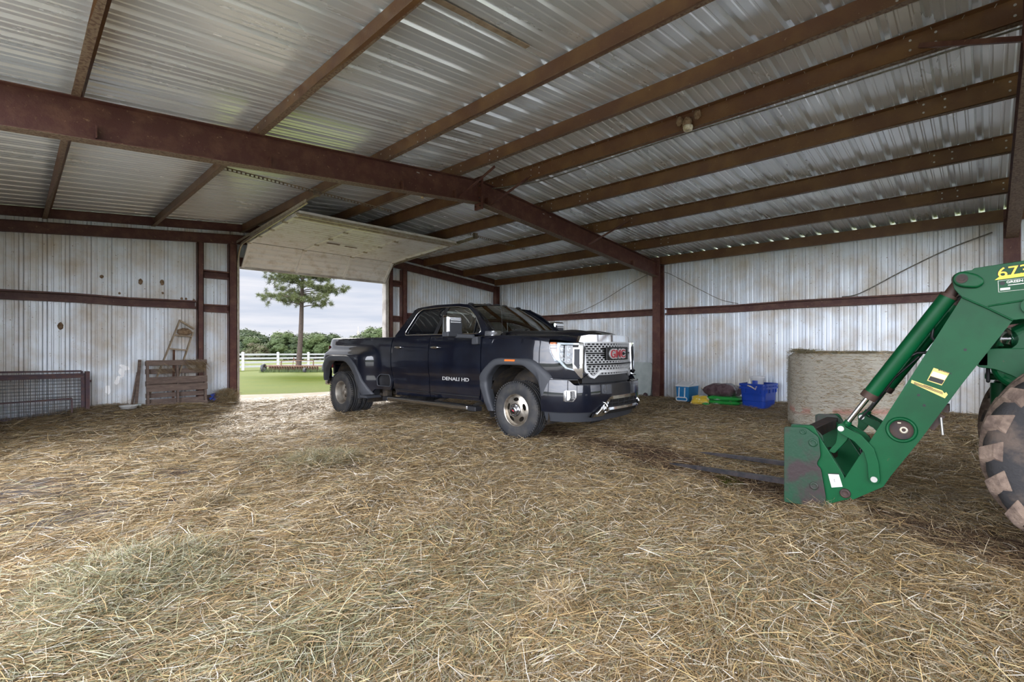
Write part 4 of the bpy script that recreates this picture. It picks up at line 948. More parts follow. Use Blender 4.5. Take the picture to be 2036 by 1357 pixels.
mb = MB(); mb.patch(lambda u, v: (.1275*math.cos(R(150)+u*.9), .1275*math.sin(R(150)+u*.9), .10+.10*v), 6, 2); mb.build('label', 'bluetarp', bk)
MB().lathe([(0, 0), (.035, 0), (.035, .20), (.018, .24), (.018, .27), (0, .27)], (10.90, 3.62, .36), 'z', 14).build('spray_bottle', 'paper', label='small pale bottle standing in the blue tub beside the bucket', cat='bottle')
# round bale
bl = empty('hay_bale', (9.62, 1.73, .0), 0, 'big round net-wrapped hay bale standing on end by the right-hand wall', 'hay bale')
mb = MB(); nb_, mz = 220, 60; rr = .79; Zs = 1.22
def bfn(u, v):
    a = 2*PI*u; z = v*Zs; r = rr*(1+.012*math.sin(5*a+1)+.008*math.sin(11*a+z*3)+.004*math.sin(z*95+2*math.sin(3*a)))-.06*sstep(.93, 1, v)**2
    return (r*math.cos(a), r*math.sin(a), z-.02)
mb.patch(bfn, nb_, mz*2); mb.patch(lambda u, v: ((.735*(1-v))*math.cos(2*PI*u), (.735*(1-v))*math.sin(2*PI*u), Zs-.02+.02*math.sin(9*v)*math.sin(12*u)), 60, 8)
o = mb.build('bale', 'bale', bl); me = o.data; ca = me.color_attributes.new('Col', 'FLOAT_COLOR', 'POINT'); co_ = np.empty(len(me.vertices)*3); me.vertices.foreach_get('co', co_); co_ = co_.reshape(-1, 3)
an = np.arctan2(co_[:, 1], co_[:, 0]); st = .5+.5*np.sin(co_[:, 2]*220); base = np.array([.62, .58, .48])*(.88+.14*st[:, None])
pk = (np.exp(-((co_[:, 2]-.30-.03*np.sin(an*2))/.05)**2)*(vnoise(an*4, co_[:, 2]*8, 1, 31) > .42))[:, None]; base = base*(1-pk*.7)+np.array([.62, .22, .17])*pk*.7
ca.data.foreach_set('color', np.concatenate([base, np.ones((len(base), 1))], 1).astype(np.float32).ravel())
n = 5200; th_ = rng.uniform(0, 2*PI, n); zz_ = rng.uniform(.01, Zs, n)
c = palette(n, np.full(n, .10)); Vv = []
wal = MB()
xx = (rr+.006)*np.cos(th_); yy = (rr+.006)*np.sin(th_)
# short wisps poking through the wrap
K = 2; L_ = rng.uniform(.02, .09, n); ta = np.stack([-np.sin(th_), np.cos(th_), rng.normal(0, .35, n)], 1); nr = np.stack([np.cos(th_), np.sin(th_), np.zeros(n)], 1)
p0 = np.stack([xx, yy, zz_], 1)-ta*L_[:, None]/2; p1 = p0+ta*L_[:, None]+nr*rng.uniform(.0, .02, n)[:, None]; up = np.array([0, 0, 1])*.0022
V = np.stack([p0-up, p0+up, p1+up, p1-up], 1).reshape(-1, 3); F = np.arange(n*4).reshape(-1, 4)
me = bpy.data.meshes.new('wisps'); me.from_pydata(V.tolist(), [], F.tolist()); ca = me.color_attributes.new('Col', 'FLOAT_COLOR', 'POINT'); ca.data.foreach_set('color', np.repeat(np.concatenate([c, np.ones((n, 1))], 1), 4, 0).astype(np.float32).ravel())
me.materials.append(M['straw']); o = bpy.data.objects.new('wisps', me); COL.objects.link(o); o.parent = bl; o['kind'] = 'stuff'
hd = empty('x'); n = 1200; a = rng.uniform(0, 2*PI, n); rq = .75*np.sqrt(rng.random(n))
o = strands('loose_hay', rq*np.cos(a), rq*np.sin(a), np.full(n, Zs-.01)+rng.uniform(0, .03, n), rng.uniform(0, 6.3, n), rng.uniform(.05, .2, n), rng.uniform(.003, .006, n), rng.normal(0, .15, n), palette(n, np.full(n, .4)), rng.normal(0, .5, n), None, parent=hd); o.parent = bl
n = 500; a = rng.normal(2.35, .22, n); rq = .70+rng.normal(0, .04, n)
o = strands('loose_hay', rq*np.cos(a), rq*np.sin(a), np.full(n, Zs)+rng.uniform(0, .05, n), rng.uniform(0, 6.3, n), rng.uniform(.06, .2, n), rng.uniform(.003, .006, n), rng.normal(0, .3, n), palette(n, np.full(n, .6)), rng.normal(0, .5, n), None, parent=hd); o.parent = bl
bpy.data.objects.remove(hd)
# ---------------- pickup truck (local: x forward, y left, z up; origin under the front axle) ----------------
TR = empty('pickup_truck', (5.97, 4.85, 0), R(-86.8), 'black crew cab dually pickup truck parked in the barn doorway', 'truck')
def interp(x, P):
    if x <= P[0][0]: return P[0][1]
    for (a, b), (c, d) in zip(P[:-1], P[1:]):
        if x <= c: t = (x-a)/(c-a); t = t*t*(3-2*t)*.5+t*.5; return b+(d-b)*t
    return P[-1][1]
def wz(z): return interp(z, [(.36, .95), (.5, .985), (.75, 1.01), (1.05, 1.03), (1.28, 1.022), (1.42, 1.00), (1.48, .975)]) if z <= 1.48 else .968-.36*(z-1.48)-.10*max(0, z-1.9)
def bulge(x, z): return .20*sstep(-3.25, -3.72, x)*(1-sstep(-4.98, -5.25, x))*(1-sstep(1.13, 1.33, z))
def sw(x, z):
    w = wz(z)
    if x > .30: w -= .40*((x-.30)/.75)**2.2
    if x < -4.9: w -= .10*((-x-4.9)/.4)**2
    if z < 1.4: w -= .012*math.exp(-((z-.78)/.05)**2)
    return w+bulge(x, z)
def side(x, z): return (x, -sw(x, z), z)
def sideo(d): return lambda x, z: (x, -sw(x, z)-d, z)
IN = (0, .03, 0)
def both(o): mirror(o); return o
# doors and body sides
fd = panel(rnd([(-.665, 1.47), (-.665, .80), (-.72, .50), (-1.875, .47), (-1.875, 1.485)], .02), side, step=.07, depth=IN).build('door', 'paint', TR)
rd = panel(rnd([(-1.89, 1.485), (-1.89, .47), (-2.83, .45), (-2.885, .62), (-2.93, .95), (-2.925, 1.485)], .02), side, step=.07, depth=IN).build('door', 'paint', TR)
for dr, x in ((fd, -1.70), (rd, -2.70)):
    y = -sw(x, 1.3)
    mb = MB(); mb.sphere((x, y-.035, 1.30), .02, 16, 8, (5.2, .9, 1.0)); mb.cyl((x-.08, y+.01, 1.3), (x-.08, y-.03, 1.3), .013); mb.cyl((x+.08, y+.01, 1.3), (x+.08, y-.03, 1.3), .013); mb.build('door_handle', 'chrome', dr)
    mb = MB(); mb.sphere((x, y+.004, 1.295), .03, 16, 8, (1.6, .35, 1.0)); mb.build('handle_cup', 'blackpl', dr)
    mb = MB(); xs = (-.72, -1.85) if x > -2 else (-1.9, -2.84)
    mb.tube([(a, -sw(a, .55)-.006, .545) for a in np.linspace(xs[0], xs[1], 10)], .012, 6); mb.build('sill_line', 'blackpl', dr)
mt_ = basis((-1.53, -1.018-.012, .775), (1, 0, .0), (0, 0, 1)); text_mesh('DENALI HD', .078, .003, 'lettering', 'badge', fd, mt_, .0008, 1.55)
fd2 = mirror(fd); rd2 = mirror(rd)
for dr, d2, x in ((fd, fd2, -1.70), (rd, rd2, -2.70)):
    for ch in [c for c in ALL() if c.parent == dr and c.name.split('.')[0] in ('door_handle', 'handle_cup', 'sill_line')]:
        c = mirror(ch); c.parent = d2
farch_in = [(.47, .36), (.47, .84), (.24, 1.05), (-.33, 1.05), (-.54, .84), (-.50, .60), (-.44, .36)]
farch_out = [(.62, .86), (.62, .93), (.36, 1.15), (-.37, 1.15), (-.64, .93), (-.70, .80), (-.56, .36)]
fen = panel([(-.65, 1.44), (-.645, .80), (-.70, .50), (-.60, .42), (-.52, .42), (-.60, .80), (-.37, 1.09), (.28, 1.09), (.55, .88), (.93, .88), (1.0, .95), (.78, 1.02), (.62, 1.20), (.565, 1.385), (.20, 1.42)], side, step=.06, depth=IN).build('fender', 'paint', TR)
def flare(inn, outr, name, thick, mk='flare', offs=.0):
    a = rnd(inn, .10, 5, False); b = rnd(outr, .12, 5, False); 
    def rs(p, n):
        L = [0]
        for i in range(1, len(p)): L.append(L[-1]+math.hypot(p[i][0]-p[i-1][0], p[i][1]-p[i-1][1]))
        o = []
        for k in range(n+1):
            s = L[-1]*k/n; i = 1
            while i < len(L)-1 and L[i] < s: i += 1
            t = (s-L[i-1])/max(1e-9, L[i]-L[i-1]); o.append((p[i-1][0]+(p[i][0]-p[i-1][0])*t, p[i-1][1]+(p[i][1]-p[i-1][1])*t))
        return o
    n = 60; A = rs(a, n); B = rs(b, n)
    prof = [(1.0, 0), (.97, thick*.8), (.80, thick), (.35, thick*1.15), (.12, thick*1.0), (.02, thick*.55), (0, -.02), (0, -.09)]
    mb = MB()
    def fn(u, v):
        i = min(n, int(round(u*n))); k = int(round(v*(len(prof)-1))); w, d = prof[k]
        x = A[i][0]+(B[i][0]-A[i][0])*w; z = A[i][1]+(B[i][1]-A[i][1])*w; return (x, -sw(x, z)-d-offs, z)
    mb.patch(fn, n, len(prof)-1); return mb.build(name, mk, TR)
fl_ = flare(farch_in, farch_out, 'wheel_arch_moulding', .035)
mb = MB(); panel([(-.14, 1.105), (.05, 1.105), (.055, 1.132), (-.135, 1.132)], lambda x, z: (x, -sw(x, z)-.044, z), step=.05, depth=(0, .012, 0), mb=mb); mb.build('side_marker', 'amber', fl_)
mirror(fl_); mirror(fen)
rarch_in = [(-5.02, .62), (-4.96, .82), (-4.72, 1.03), (-4.12, 1.03), (-3.92, .88), (-3.78, .62), (-3.68, .40)]
rarch_out = [(-5.12, .66), (-5.05, .92), (-4.78, 1.14), (-4.02, 1.14), (-3.78, .98), (-3.60, .66), (-3.44, .42)]
bed = panel([(-2.945, 1.475), (-2.95, .95), (-2.90, .70), (-3.0, .52), (-3.42, .52), (-3.50, .43), (-3.58, .43), (-3.74, .70), (-3.90, .96), (-4.05, 1.07), (-4.75, 1.07), (-5.0, .87), (-5.07, .64), (-5.22, .66), (-5.28, 1.2), (-5.24, 1.47)], side,
            holes=[[(-3.02, .80), (-3.30, .80), (-3.36, .74), (-3.36, .585), (-3.0, .585), (-2.965, .70)]], step=.06, depth=IN).build('bed_side', 'paint', TR)
mb = MB(); panel([(-2.95, .82), (-3.32, .82), (-3.40, .75), (-3.40, .55), (-2.95, .55)], lambda x, z: (x, -sw(x, z)+.05, z), step=.08, mb=mb); mb.build('step_recess', 'blackpl', bed)
mb = MB(); mb.tube([(x, -sw(x, z)-.004, z) for x, z in rnd([(-3.02, .80), (-3.30, .80), (-3.36, .74), (-3.36, .585), (-3.0, .585), (-2.965, .70)], .03)], .010, 6, True); mb.build('step_trim', 'flare', bed)
mb = MB(); panel([(-3.86, .82), (-3.74, .82), (-3.74, .86), (-3.86, .86)], lambda x, z: (x, -sw(x, z)-.006, z), step=.05, depth=(0, .01, 0), mb=mb); mb.build('side_marker', 'amber', bed)
mb = MB(); mb.patch(lambda u, v: (-2.95-2.28*u, -sw(-2.95-2.28*u, 1.47)+.005+.10*v, 1.475+.012*math.sin(PI*v)), 20, 4); mb.patch(lambda u, v: (-2.95-2.28*u, -sw(-2.95-2.28*u, 1.47)+.105, 1.475-.5*v), 20, 2); mb.build('bed_rail', 'blackpl', bed)
mb = MB(); mb.patch(lambda u, v: (-5.285+.13*(1-v)*0-(.0)+.11*v, -sw(-5.2, 1.1)+.10-.115*math.sin(PI*.5*v)-.005, .86+.47*u), 8, 8); mb.patch(lambda u, v: (-5.29, -.80-.02-.10*v, .86+.47*u), 4, 4); mb.build('tail_light', 'redlens', bed)
bf = flare(rarch_in, rarch_out, 'wheel_arch_moulding', .03)
mb = MB(); panel([(-3.66, .40), (-3.44, .40), (-3.40, .36), (-3.66, .36)], lambda x, z: (x, -sw(-3.7, .6)-.02, z), step=.05, depth=(0, .3, 0), mb=mb); mb.bb(-3.74, -3.70, -1.2, -.75, .34, .62); mb.build('mud_flap', 'flare', bf)
bed2 = mirror(bed); mirror(bf)
for ch in [c for c in ALL() if c.parent == bed]:
    c = mirror(ch); c.parent = bed2
mb = MB(); mb.bb(-5.30, -5.22, -.86, .86, .72, 1.47); mb.build('tailgate', 'paint', TR, .02)
mb = MB(); mb.bb(-5.42, -5.26, -.98, .98, .50, .68); mb.build('rear_bumper', 'chrome', TR, .03)
mb = MB(); mb.bb(-5.2, -2.98, -.86, .86, .93, .96); mb.bb(-3.0, -2.96, -.88, .88, .55, 1.46); mb.bb(-3.05, -2.97, -.9, .9, 1.40, 1.47); mb.build('bed_floor', 'blackpl', TR)
# cab upper: side frames, glass, trims
dlo = rnd([(-.755, 1.515), (-.735, 1.57), (-.93, 1.79), (-1.13, 1.925), (-1.40, 1.968), (-1.80, 1.978), (-2.33, 1.965), (-2.43, 1.90), (-2.625, 1.56), (-2.60, 1.515)], .045, 4)
cs = panel(rnd([(-.50, 1.49), (-.62, 1.60), (-.92, 1.86), (-1.16, 1.985), (-1.40, 2.02), (-2.0, 2.03), (-2.42, 2.005), (-2.58, 1.93), (-2.92, 1.49)], .04), side, holes=[dlo], step=.05, depth=(0, .05, 0)).build('cab_side', 'paint', TR)
MB().tube([(x, -sw(x, z)-.002, z) for x, z in resample(dlo, .04)], .0085, 6, True).build('window_trim', 'chrome', cs)
def gl(o, mkey, name, d=.022): return panel(o, lambda x, z: (x, -sw(x, z)+d, z), step=.09).build(name, mkey, cs)
gl([(-1.86, 1.51), (-1.74, 1.985), (-2.34, 1.975), (-2.44, 1.91), (-2.64, 1.55), (-2.60, 1.505)], 'priv', 'rear_door_window')
gl([(-1.78, 1.51), (-1.66, 1.985), (-1.40, 1.975), (-1.13, 1.935), (-.92, 1.80), (-.90, 1.51)], 'glass', 'front_door_window')
gl([(-.88, 1.51), (-.90, 1.77), (-.72, 1.57), (-.74, 1.505)], 'priv', 'quarter_window')
panel([(-1.76, 1.50), (-1.64, 1.99), (-1.72, 1.99), (-1.86, 1.50)], lambda x, z: (x, -sw(x, z)+.012, z), step=.09).build('pillar_cover', 'blackpl', cs)
mb = MB(); mb.tube([(-.89, -sw(-.89, 1.5)+.012, 1.51), (-.905, -sw(-.9, 1.8)+.012, 1.80)], .008, 6); mb.build('window_divider', 'blackpl', cs)
cs2 = mirror(cs)
for ch in [c for c in ALL() if c.parent == cs]: c = mirror(ch); c.parent = cs2
def roofz(x, y): e = 1-(abs(y)/.80)**2.6; return 1.995+.055*max(0, e)**.5*(.5+.5*sstep(-1.14, -1.5, x)*sstep(-2.62, -2.35, x))+.0
def yr(x): return sw(x, 1.995)
MB().patch(lambda u, v: ((-1.13+.06*(2*v-1)**2*-1)-1.46*u, (2*v-1)*.775, 2.0+.05*(1-abs(2*v-1)**2.5)-.045*(1-sstep(0, .16, u))-.055*sstep(.86, 1, u)), 24, 20).build('roof', 'paint', TR)
# windshield
def ws(u, v, ins=0.0):
    y = (2*u-1); yb = y*(.835-ins); yt = y*(.690-ins)
    xb = -.43-.14*y*y; xt = -1.115-.085*y*y; zb = 1.555-.02*y*y; zt = 2.005-.045*y*y
    t = v; return (xb+(xt-xb)*t+.03*math.sin(PI*t), yb+(yt-yb)*t, zb+(zt-zb)*t+.012*math.sin(PI*t))
MB().patch(ws, 24, 14).build('windshield', 'glass', TR)
mb = MB()
for s in (0, 1):
    y = 2*s-1
    mb.patch(lambda u, v, s=s, y=y: tuple(Vector(ws(s, u))*(1-v)+Vector((interp(1.5+.49*u, [(1.49, -.50), (1.60, -.62), (1.86, -.92), (1.99, -1.16)]), y*sw(-1, 1.50+.49*u), 1.50+.49*u))*v), 14, 3)
mb.build('windshield_pillar', 'paint', TR)
mb = MB(); mb.tube([ws(.04, .0)]+[ws(.02, t/8) for t in range(9)], .010, 6); mb.tube([ws(.98, t/8) for t in range(9)], .010, 6); mb.patch(lambda u, v: tuple(Vector(ws(u, 0))+Vector((.09*v, 0, -.012*v))), 20, 3); mb.build('cowl', 'blackpl', TR)
mb = MB(); mb.bar((-.40, -.55, 1.575), (-.52, .12, 1.60), .014, .014); mb.bar((-.38, .10, 1.575), (-.50, .66, 1.59), .014, .014); mb.build('wiper', 'blackpl', TR)
MB().patch(lambda u, v: (-2.60-.30*v, (2*u-1)*(.70+.14*v), 1.96-.46*v), 12, 8).build('rear_window', 'glass', TR)
mb = MB()
for s in (-1, 1): mb.patch(lambda u, v: (-2.56-.35*u+.02*v, s*(.69+.14*u+.10*v), 1.97-.48*u), 8, 3)
mb.bb(-2.96, -2.90, -.92, .92, .55, 1.50); mb.build('cab_back', 'paint', TR)
# hood
def hood(u, v):
    x = -.47+1.46*u; y = 2*v-1; wh = sw(x, 1.45)-.02-.10*sstep(.55, 1.05, x)
    zc = 1.575-.055*u-.05*sstep(.80, 1, u); ze = 1.475-.03*u-.045*sstep(.75, 1, u)
    b = 1-sstep(.55, .72, abs(y)); z = ze+(zc-ze)*(.45*(1-abs(y)**2.2)+.55*b)-.045*sstep(.90, 1, abs(y))
    z += .018*sstep(.25, .16, abs(abs(y)-.30))*sstep(.35, .5, u)*(1-sstep(.86, .96, u))*0
    return (x-.06*y*y*(u > .5)*(u-.5)*2, y*wh, z)
hd_ = MB().patch(hood, 40, 40).build('hood', 'paint', TR)
mb = MB()
for s in (-1, 1): mb.patch(lambda u, v: tuple(Vector(hood(.52+.36*u, .5+s*(.06+.17*v)))+Vector((0, 0, .022*math.sin(PI*min(1, u*1.2))*math.sin(PI*v)+.002))), 8, 6)
mb.build('hood_scoop', 'blackpl', hd_)
def hside(u, v): x = -.62+1.20*u; return (x, -sw(x, 1.44)+.0+.0*v, 1.425-.045*u*u+.075*v*(1-.6*u))
hs = MB().patch(lambda u, v: (-.60+1.17*u, -sw(-.6+1.17*u, 1.42)+.018*v, (1.44-.055*u**2)+(.045-.01*u)*v), 20, 3).build('fender_top', 'paint', TR); mirror(hs)
bd_ = panel(rnd([(-.60, 1.475), (-.60, 1.545), (-.30, 1.545), (-.255, 1.51), (-.30, 1.475)], .015), lambda x, z: (x, -sw(x, 1.45)-.012+(z-1.47)*.12, z), step=.05, depth=(0, .03, 0)).build('engine_badge', 'chrome', TR)
mb = MB(); panel([(-.57, 1.49), (-.57, 1.53), (-.36, 1.53), (-.34, 1.51), (-.36, 1.49)], lambda x, z: (x, -sw(x, 1.45)-.015+(z-1.47)*.12, z), step=.05, mb=mb); mb.build('badge_plate', 'dkchrome', bd_)
text_mesh('DURAMAX', .028, .002, 'lettering', 'redletter', bd_, basis((-.565, -.99, 1.50), (1, -.02, 0), (0, .1, 1)), .0004, 1.35)
# front end
def gx(y): return 1.06-.17*(abs(y)/.70)**2
def fr(y, z, d=0.0): return (gx(y)+d-.05*(z-1.1), y, z)
nose = panel([(-.70, 1.375), (-.665, 1.455), (-.55, 1.475), (.55, 1.475), (.665, 1.455), (.70, 1.375)], lambda y, z: fr(y, z, .0), step=.06, depth=(-.05, 0, 0)).build('nose_trim', 'chrome', TR)
MB().patch(lambda u, v: tuple(Vector(fr((2*u-1)*.615, .93+.43*v, -.04))), 16, 6).build('grille_backing', 'black', TR)
go = [(-.66, 1.38), (-.645, .98), (-.56, .895), (-.50, .875), (-.38, .955), (.38, .955), (.50, .875), (.56, .895), (.645, .98), (.66, 1.38)]
gi = [(-.625, 1.365), (-.61, .995), (-.54, .92), (-.505, .91), (-.40, .985), (.40, .985), (.505, .91), (.54, .92), (.61, .995), (.625, 1.365)]
gf = panel(go, lambda y, z: fr(y, z, .01), holes=[gi], step=.05, depth=(-.03, 0, 0)).build('grille_frame', 'badge', TR)
gr_ = MB()
for (z0, z1) in ((1.235, 1.36), (1.085, 1.205), (.925, 1.055)):
    rows = 4; dz = (z1-z0)/rows; zs = [z0+dz*k for k in range(rows+1)]
    for k, z in enumerate(zs):
        lim = .615 if z > 1.0 else (.60 if z > .98 else .56)
        segs = 22
        for i in range(segs):
            ya, yb = -lim+2*lim*i/segs, -lim+2*lim*(i+1)/segs
            if z > 1.09 and z < 1.32 and min(abs(ya), abs(yb)) < .29 and max(abs(ya), abs(yb)) < .31 and 1.12 < z < 1.31: continue
            gr_.bar(fr(ya, z, -.015), fr(yb, z, -.015), .022, .0065, up=(0, 0, 1))
        if k < rows:
            n = 17
            for i in range(n+1):
                y = -lim+(2*lim)*(i+(.5 if k % 2 else 0))/n
                if abs(y) > lim: continue
                if abs(y) < .29 and 1.12 < z < 1.29: continue
                gr_.bar(fr(y, z, -.015), fr(y, z+dz, -.015), .007, .022, up=(1, 0, 0))
gr_.build('grille_mesh', 'badge', TR)
mb = MB()
for z in (1.22, 1.07):
    for i in range(12): mb.bar(fr(-.61+1.22*i/12, z, -.005), fr(-.61+1.22*(i+1)/12, z, -.005), .03, .024, up=(0, 0, 1))
mb.build('grille_bar', 'black', TR)
ep = MB(); ep.bb(1.045, 1.075, -.30, .30, 1.125, 1.305); em = ep.build('emblem_plate', 'black', TR, .01)
text_mesh('GMC', .160, .012, 'emblem_border', 'badge', em, basis((1.080, -.240, 1.158), (0, 1, 0), (0, 0, 1)), .016, 1.18)
text_mesh('GMC', .160, .016, 'emblem_letters', 'redletter', em, basis((1.084, -.240, 1.158), (0, 1, 0), (0, 0, 1)), .001, 1.18)
# headlights on the wrapped corner
hlp = [(.575, 1.375), (.93, 1.365), (.965, 1.30), (.955, .93), (.90, .93), (.80, .99), (.66, 1.12), (.60, 1.24)]
hb = panel(hlp, lambda x, z: (x, -sw(x, z)+.035, z), step=.06).build('headlight', 'blackpl', TR)
def hp(poly, mk, name, d, dep=(0, .02, 0), st=.05): return panel(poly, lambda x, z: (x, -sw(x, z)-d, z), step=st, depth=dep).build(name, mk, hb)
hp([(.585, 1.37), (.655, 1.37), (.66, 1.335), (.59, 1.335)], 'amber', 'side_marker', -.004); hp([(.60, 1.285), (.665, 1.285), (.69, 1.13), (.665, 1.14), (.62, 1.22)], 'amber', 'side_marker', -.004)
hp([(.592, 1.325), (.66, 1.325), (.662, 1.298), (.597, 1.298)], 'white', 'marker_bar', -.004)
hp([(.675, 1.365), (.92, 1.358), (.92, 1.335), (.70, 1.34), (.70, 1.16), (.79, 1.035), (.885, 1.0), (.885, .975), (.78, 1.01), (.675, 1.14)], 'white', 'running_light', -.006)
hp([(.915, 1.36), (.955, 1.36), (.955, .90), (.94, .885), (.91, .93), (.86, 1.02), (.86, 1.30), (.915, 1.30)], 'chrome', 'chrome_bracket', .004)
hp([(.872, 1.28), (.930, 1.28), (.930, 1.03), (.915, 1.01), (.872, 1.08)], 'flare', 'bracket_insert', .008, None)
mb = MB(); 
for z in (1.29, 1.215, 1.14):
    for x in (.74, .815):
        if z < 1.2 and x < .8: x = .76
        c = Vector((x, -sw(x, z)+.02, z)); mb.lathe([(0, .012), (.020, .008), (.031, -.006), (.034, -.012)], c, 'y', 18)
mb.build('lamp_bowls', 'reflector', hb); mb = MB()
for z in (1.29, 1.215, 1.14):
    for x in (.74, .815): mb.sphere((x+(.0), -sw(x, z)+.015, z), .016, 12, 8)
mb.build('projectors', 'lens', hb)
panel([(.58, 1.372), (.86, 1.368), (.86, 1.0), (.80, .995), (.66, 1.12), (.60, 1.24)], lambda x, z: (x, -sw(x, z)-.010, z), step=.06).build('lens_cover', 'lens', hb)
hb2 = mirror(hb)
for ch in [c for c in ALL() if c.parent == hb]: c = mirror(ch); c.parent = hb2
mb = MB()
for s in (-1, 1): mb.patch(lambda u, v: tuple(Vector((.954, s*(sw(.954, .89+.48*v)+.004), .89+.48*v))*(1-u)+Vector(fr(s*.655, .89+.48*v, .012))*u), 4, 6)
mb.build('grille_side_trim', 'chrome', TR)
mb = MB(); mb.patch(lambda u, v: ((fr((2*u-1)*.66, 1.0, -.03)[0]+.02*(1-v)), (2*u-1)*.66, .79+.21*v), 16, 3); mb.build('valance', 'blackpl', TR)
# bumper: plan curve from the wheel arch round to the middle
BP = [(.47, -1.0), (.62, -.985), (.78, -.93), (.92, -.83), (1.02, -.70), (1.09, -.52), (1.13, -.30), (1.14, 0)]
def plan(s):
    """s 0..2: 0 near wheel arch, 1 centre, 2 far arch"""
    f = 1 if s <= 1 else -1; t = (s if s <= 1 else 2-s)*(len(BP)-1); i = min(int(t), len(BP)-2); k = t-i
    p0 = BP[max(i-1, 0)]; p1 = BP[i]; p2 = BP[i+1]; p3 = BP[min(i+2, len(BP)-1)] if i+2 < len(BP) else (1.13, .30)
    q = [.5*((2*p1[j])+(p2[j]-p0[j])*k+(2*p0[j]-5*p1[j]+4*p2[j]-p3[j])*k*k+(3*p1[j]-3*p2[j]+p3[j]-p0[j])*k**3) for j in (0, 1)]
    return q[0], q[1]*f
def bum(s, z, d=0.0):
    x, y = plan(s); cx = .45; n = Vector((x-cx, y*.8)).normalized(); k = .02*math.sin(PI*(z-.42)/.46)+d-(.05*sstep(.80, .90, z) if abs(y) < .7 else 0)
    return (x+n.x*k, y+n.y*k, z)
def S_(y):   # s for a given y
    lo, hi = 0., 1.
    for _ in range(30):
        m_ = (lo+hi)/2
        if plan(m_)[1] < -abs(y): lo = m_
        else: hi = m_
    return lo if y < 0 else 2-lo
mb = MB(); mb.patch(lambda u, v: bum(2*u, .44+(.43-.07*sstep(.33, .42, min(2*u, 2-2*u))*(1-sstep(.62, .66, min(2*u, 2-2*u))*0))*v), 90, 12); mb.patch(lambda u, v: tuple(Vector(bum(2*u, .44+(.43-.07*sstep(.33, .42, min(2*u, 2-2*u)))))+Vector((-.10*v*(1 if .33 < min(2*u, 2-2*u) else .2), 0, .02*v))), 90, 2)
bmp = mb.build('front_bumper', 'paint', TR)
MB().patch(lambda u, v: bum(.02+1.96*u, .46-.16*v, -.03-.06*v), 70, 4).build('air_dam', 'flare', TR)
mb = MB(); mb.patch(lambda u, v: bum(2*u, .868+.012*v, .004) if min(2*u, 2-2*u) < .45 else bum(2*u, .80+.012*v, .004), 90, 1); mb.build('bumper_edge', 'blackpl', bmp)
oy, iy = [(-.66, .375), (-.62, .42), (-.36, .625), (-.30, .64), (.30, .64), (.36, .625), (.62, .42), (.66, .375), (.50, .385), (.36, .455), (-.36, .455), (-.50, .385)], [(-.50, .43), (-.34, .595), (.34, .595), (.50, .43), (.49, .425), (.38, .49), (-.38, .49), (-.49, .425)]
lg = panel(oy, lambda y, z: tuple(Vector(bum(S_(y), z, .02+.03*sstep(.6, .4, z)))), holes=[iy], step=.045, depth=(-.05, 0, 0)).build('lower_grille_frame', 'chrome', TR)
panel([(-.58, .40), (-.33, .615), (.33, .615), (.58, .40)], lambda y, z: bum(S_(y), z, .008), step=.06).build('lower_grille', 'black', TR)
mb = MB()
for z in (.50, .545): 
    for i in range(14): a = -.42+.84*i/14; mb.bar(bum(S_(a), z, .016), bum(S_(a+.06), z, .016), .01, .014)
for y in (-.30, -.15, .001, .15, .30): mb.bar(bum(S_(y), .47, .016), bum(S_(y), .59, .016), .012, .012, up=(1, 0, 0))
mb.build('lower_grille_bars', 'blackpl', lg)
for s in (-1, 1):
    c = Vector(bum(S_(s*.44), .50, .03)); mb = MB(); mb.tube([c+Vector((-.06, .0, .06)), c+Vector((0, 0, .055)), c+Vector((.02, 0, .03)), c+Vector((.02, 0, -.03)), c+Vector((0, 0, -.055)), c+Vector((-.06, 0, -.06))], .014, 8); mb.build('tow_hook', 'chrome', TR)
# fog lights
fo_ = [(-.918, .735), (-.832, .735), (-.830, .64), (-.855, .585), (-.918, .585)]
fg = panel(rnd(fo_, .010, 3), lambda y, z: bum(S_(y), z, .010), holes=[rnd([(-.909, .726), (-.841, .726), (-.839, .645), (-.862, .594), (-.909, .594)], .008, 3)], step=.03, depth=(-.03, 0, 0)).build('fog_light', 'dkchrome', TR)
panel(fo_, lambda y, z: bum(S_(y), z, .003), step=.05).build('fog_recess', 'black', fg)
panel([(-.905, .72), (-.880, .72), (-.878, .64), (-.888, .605), (-.905, .602)], lambda y, z: bum(S_(y), z, .007), step=.03).build('fog_lens', 'white', fg)
mb = MB()
for k in range(5): z = .63+.019*k; mb.bar(bum(S_(-.870), z, .008), bum(S_(-.846), z, .008), .012, .006)
mb.build('fog_fins', 'dkchrome', fg)
fg2 = mirror(fg)
for ch in [c for c in ALL() if c.parent == fg]: c = mirror(ch); c.parent = fg2
# mirrors
def mirror_arm():
    q = -.95; mb = MB(); mb.box((q, -1.33, 1.635), (.13, .29, .29)); sh = mb.build('side_mirror', 'chrome', TR, .035, 4)
    mb = MB(); mb.box((q+.055, -1.32, 1.615), (.035, .25, .20)); mb.box((q, -1.33, 1.50), (.14, .29, .08)); mb.build('mirror_housing', 'flare', sh, .015, 3)
    mb = MB(); mb.box((q+.078, -1.33, 1.705), (.012, .19, .012)); mb.box((q+.078, -1.33, 1.675), (.012, .19, .012)); mb.build('mirror_lights', 'white', sh)
    mb = MB(); mb.bar((q+.02, -1.30, 1.475), (q+.14, -1.02, 1.465), .09, .065); mb.box((q+.20, -1.03, 1.405), (.13, .08, .12)); mb.build('mirror_arm', 'flare', sh, .015, 3)
    mb = MB(); mb.box((q-.065, -1.33, 1.655), (.01, .25, .25)); mb.build('mirror_glass', 'reflector', sh)
    return sh
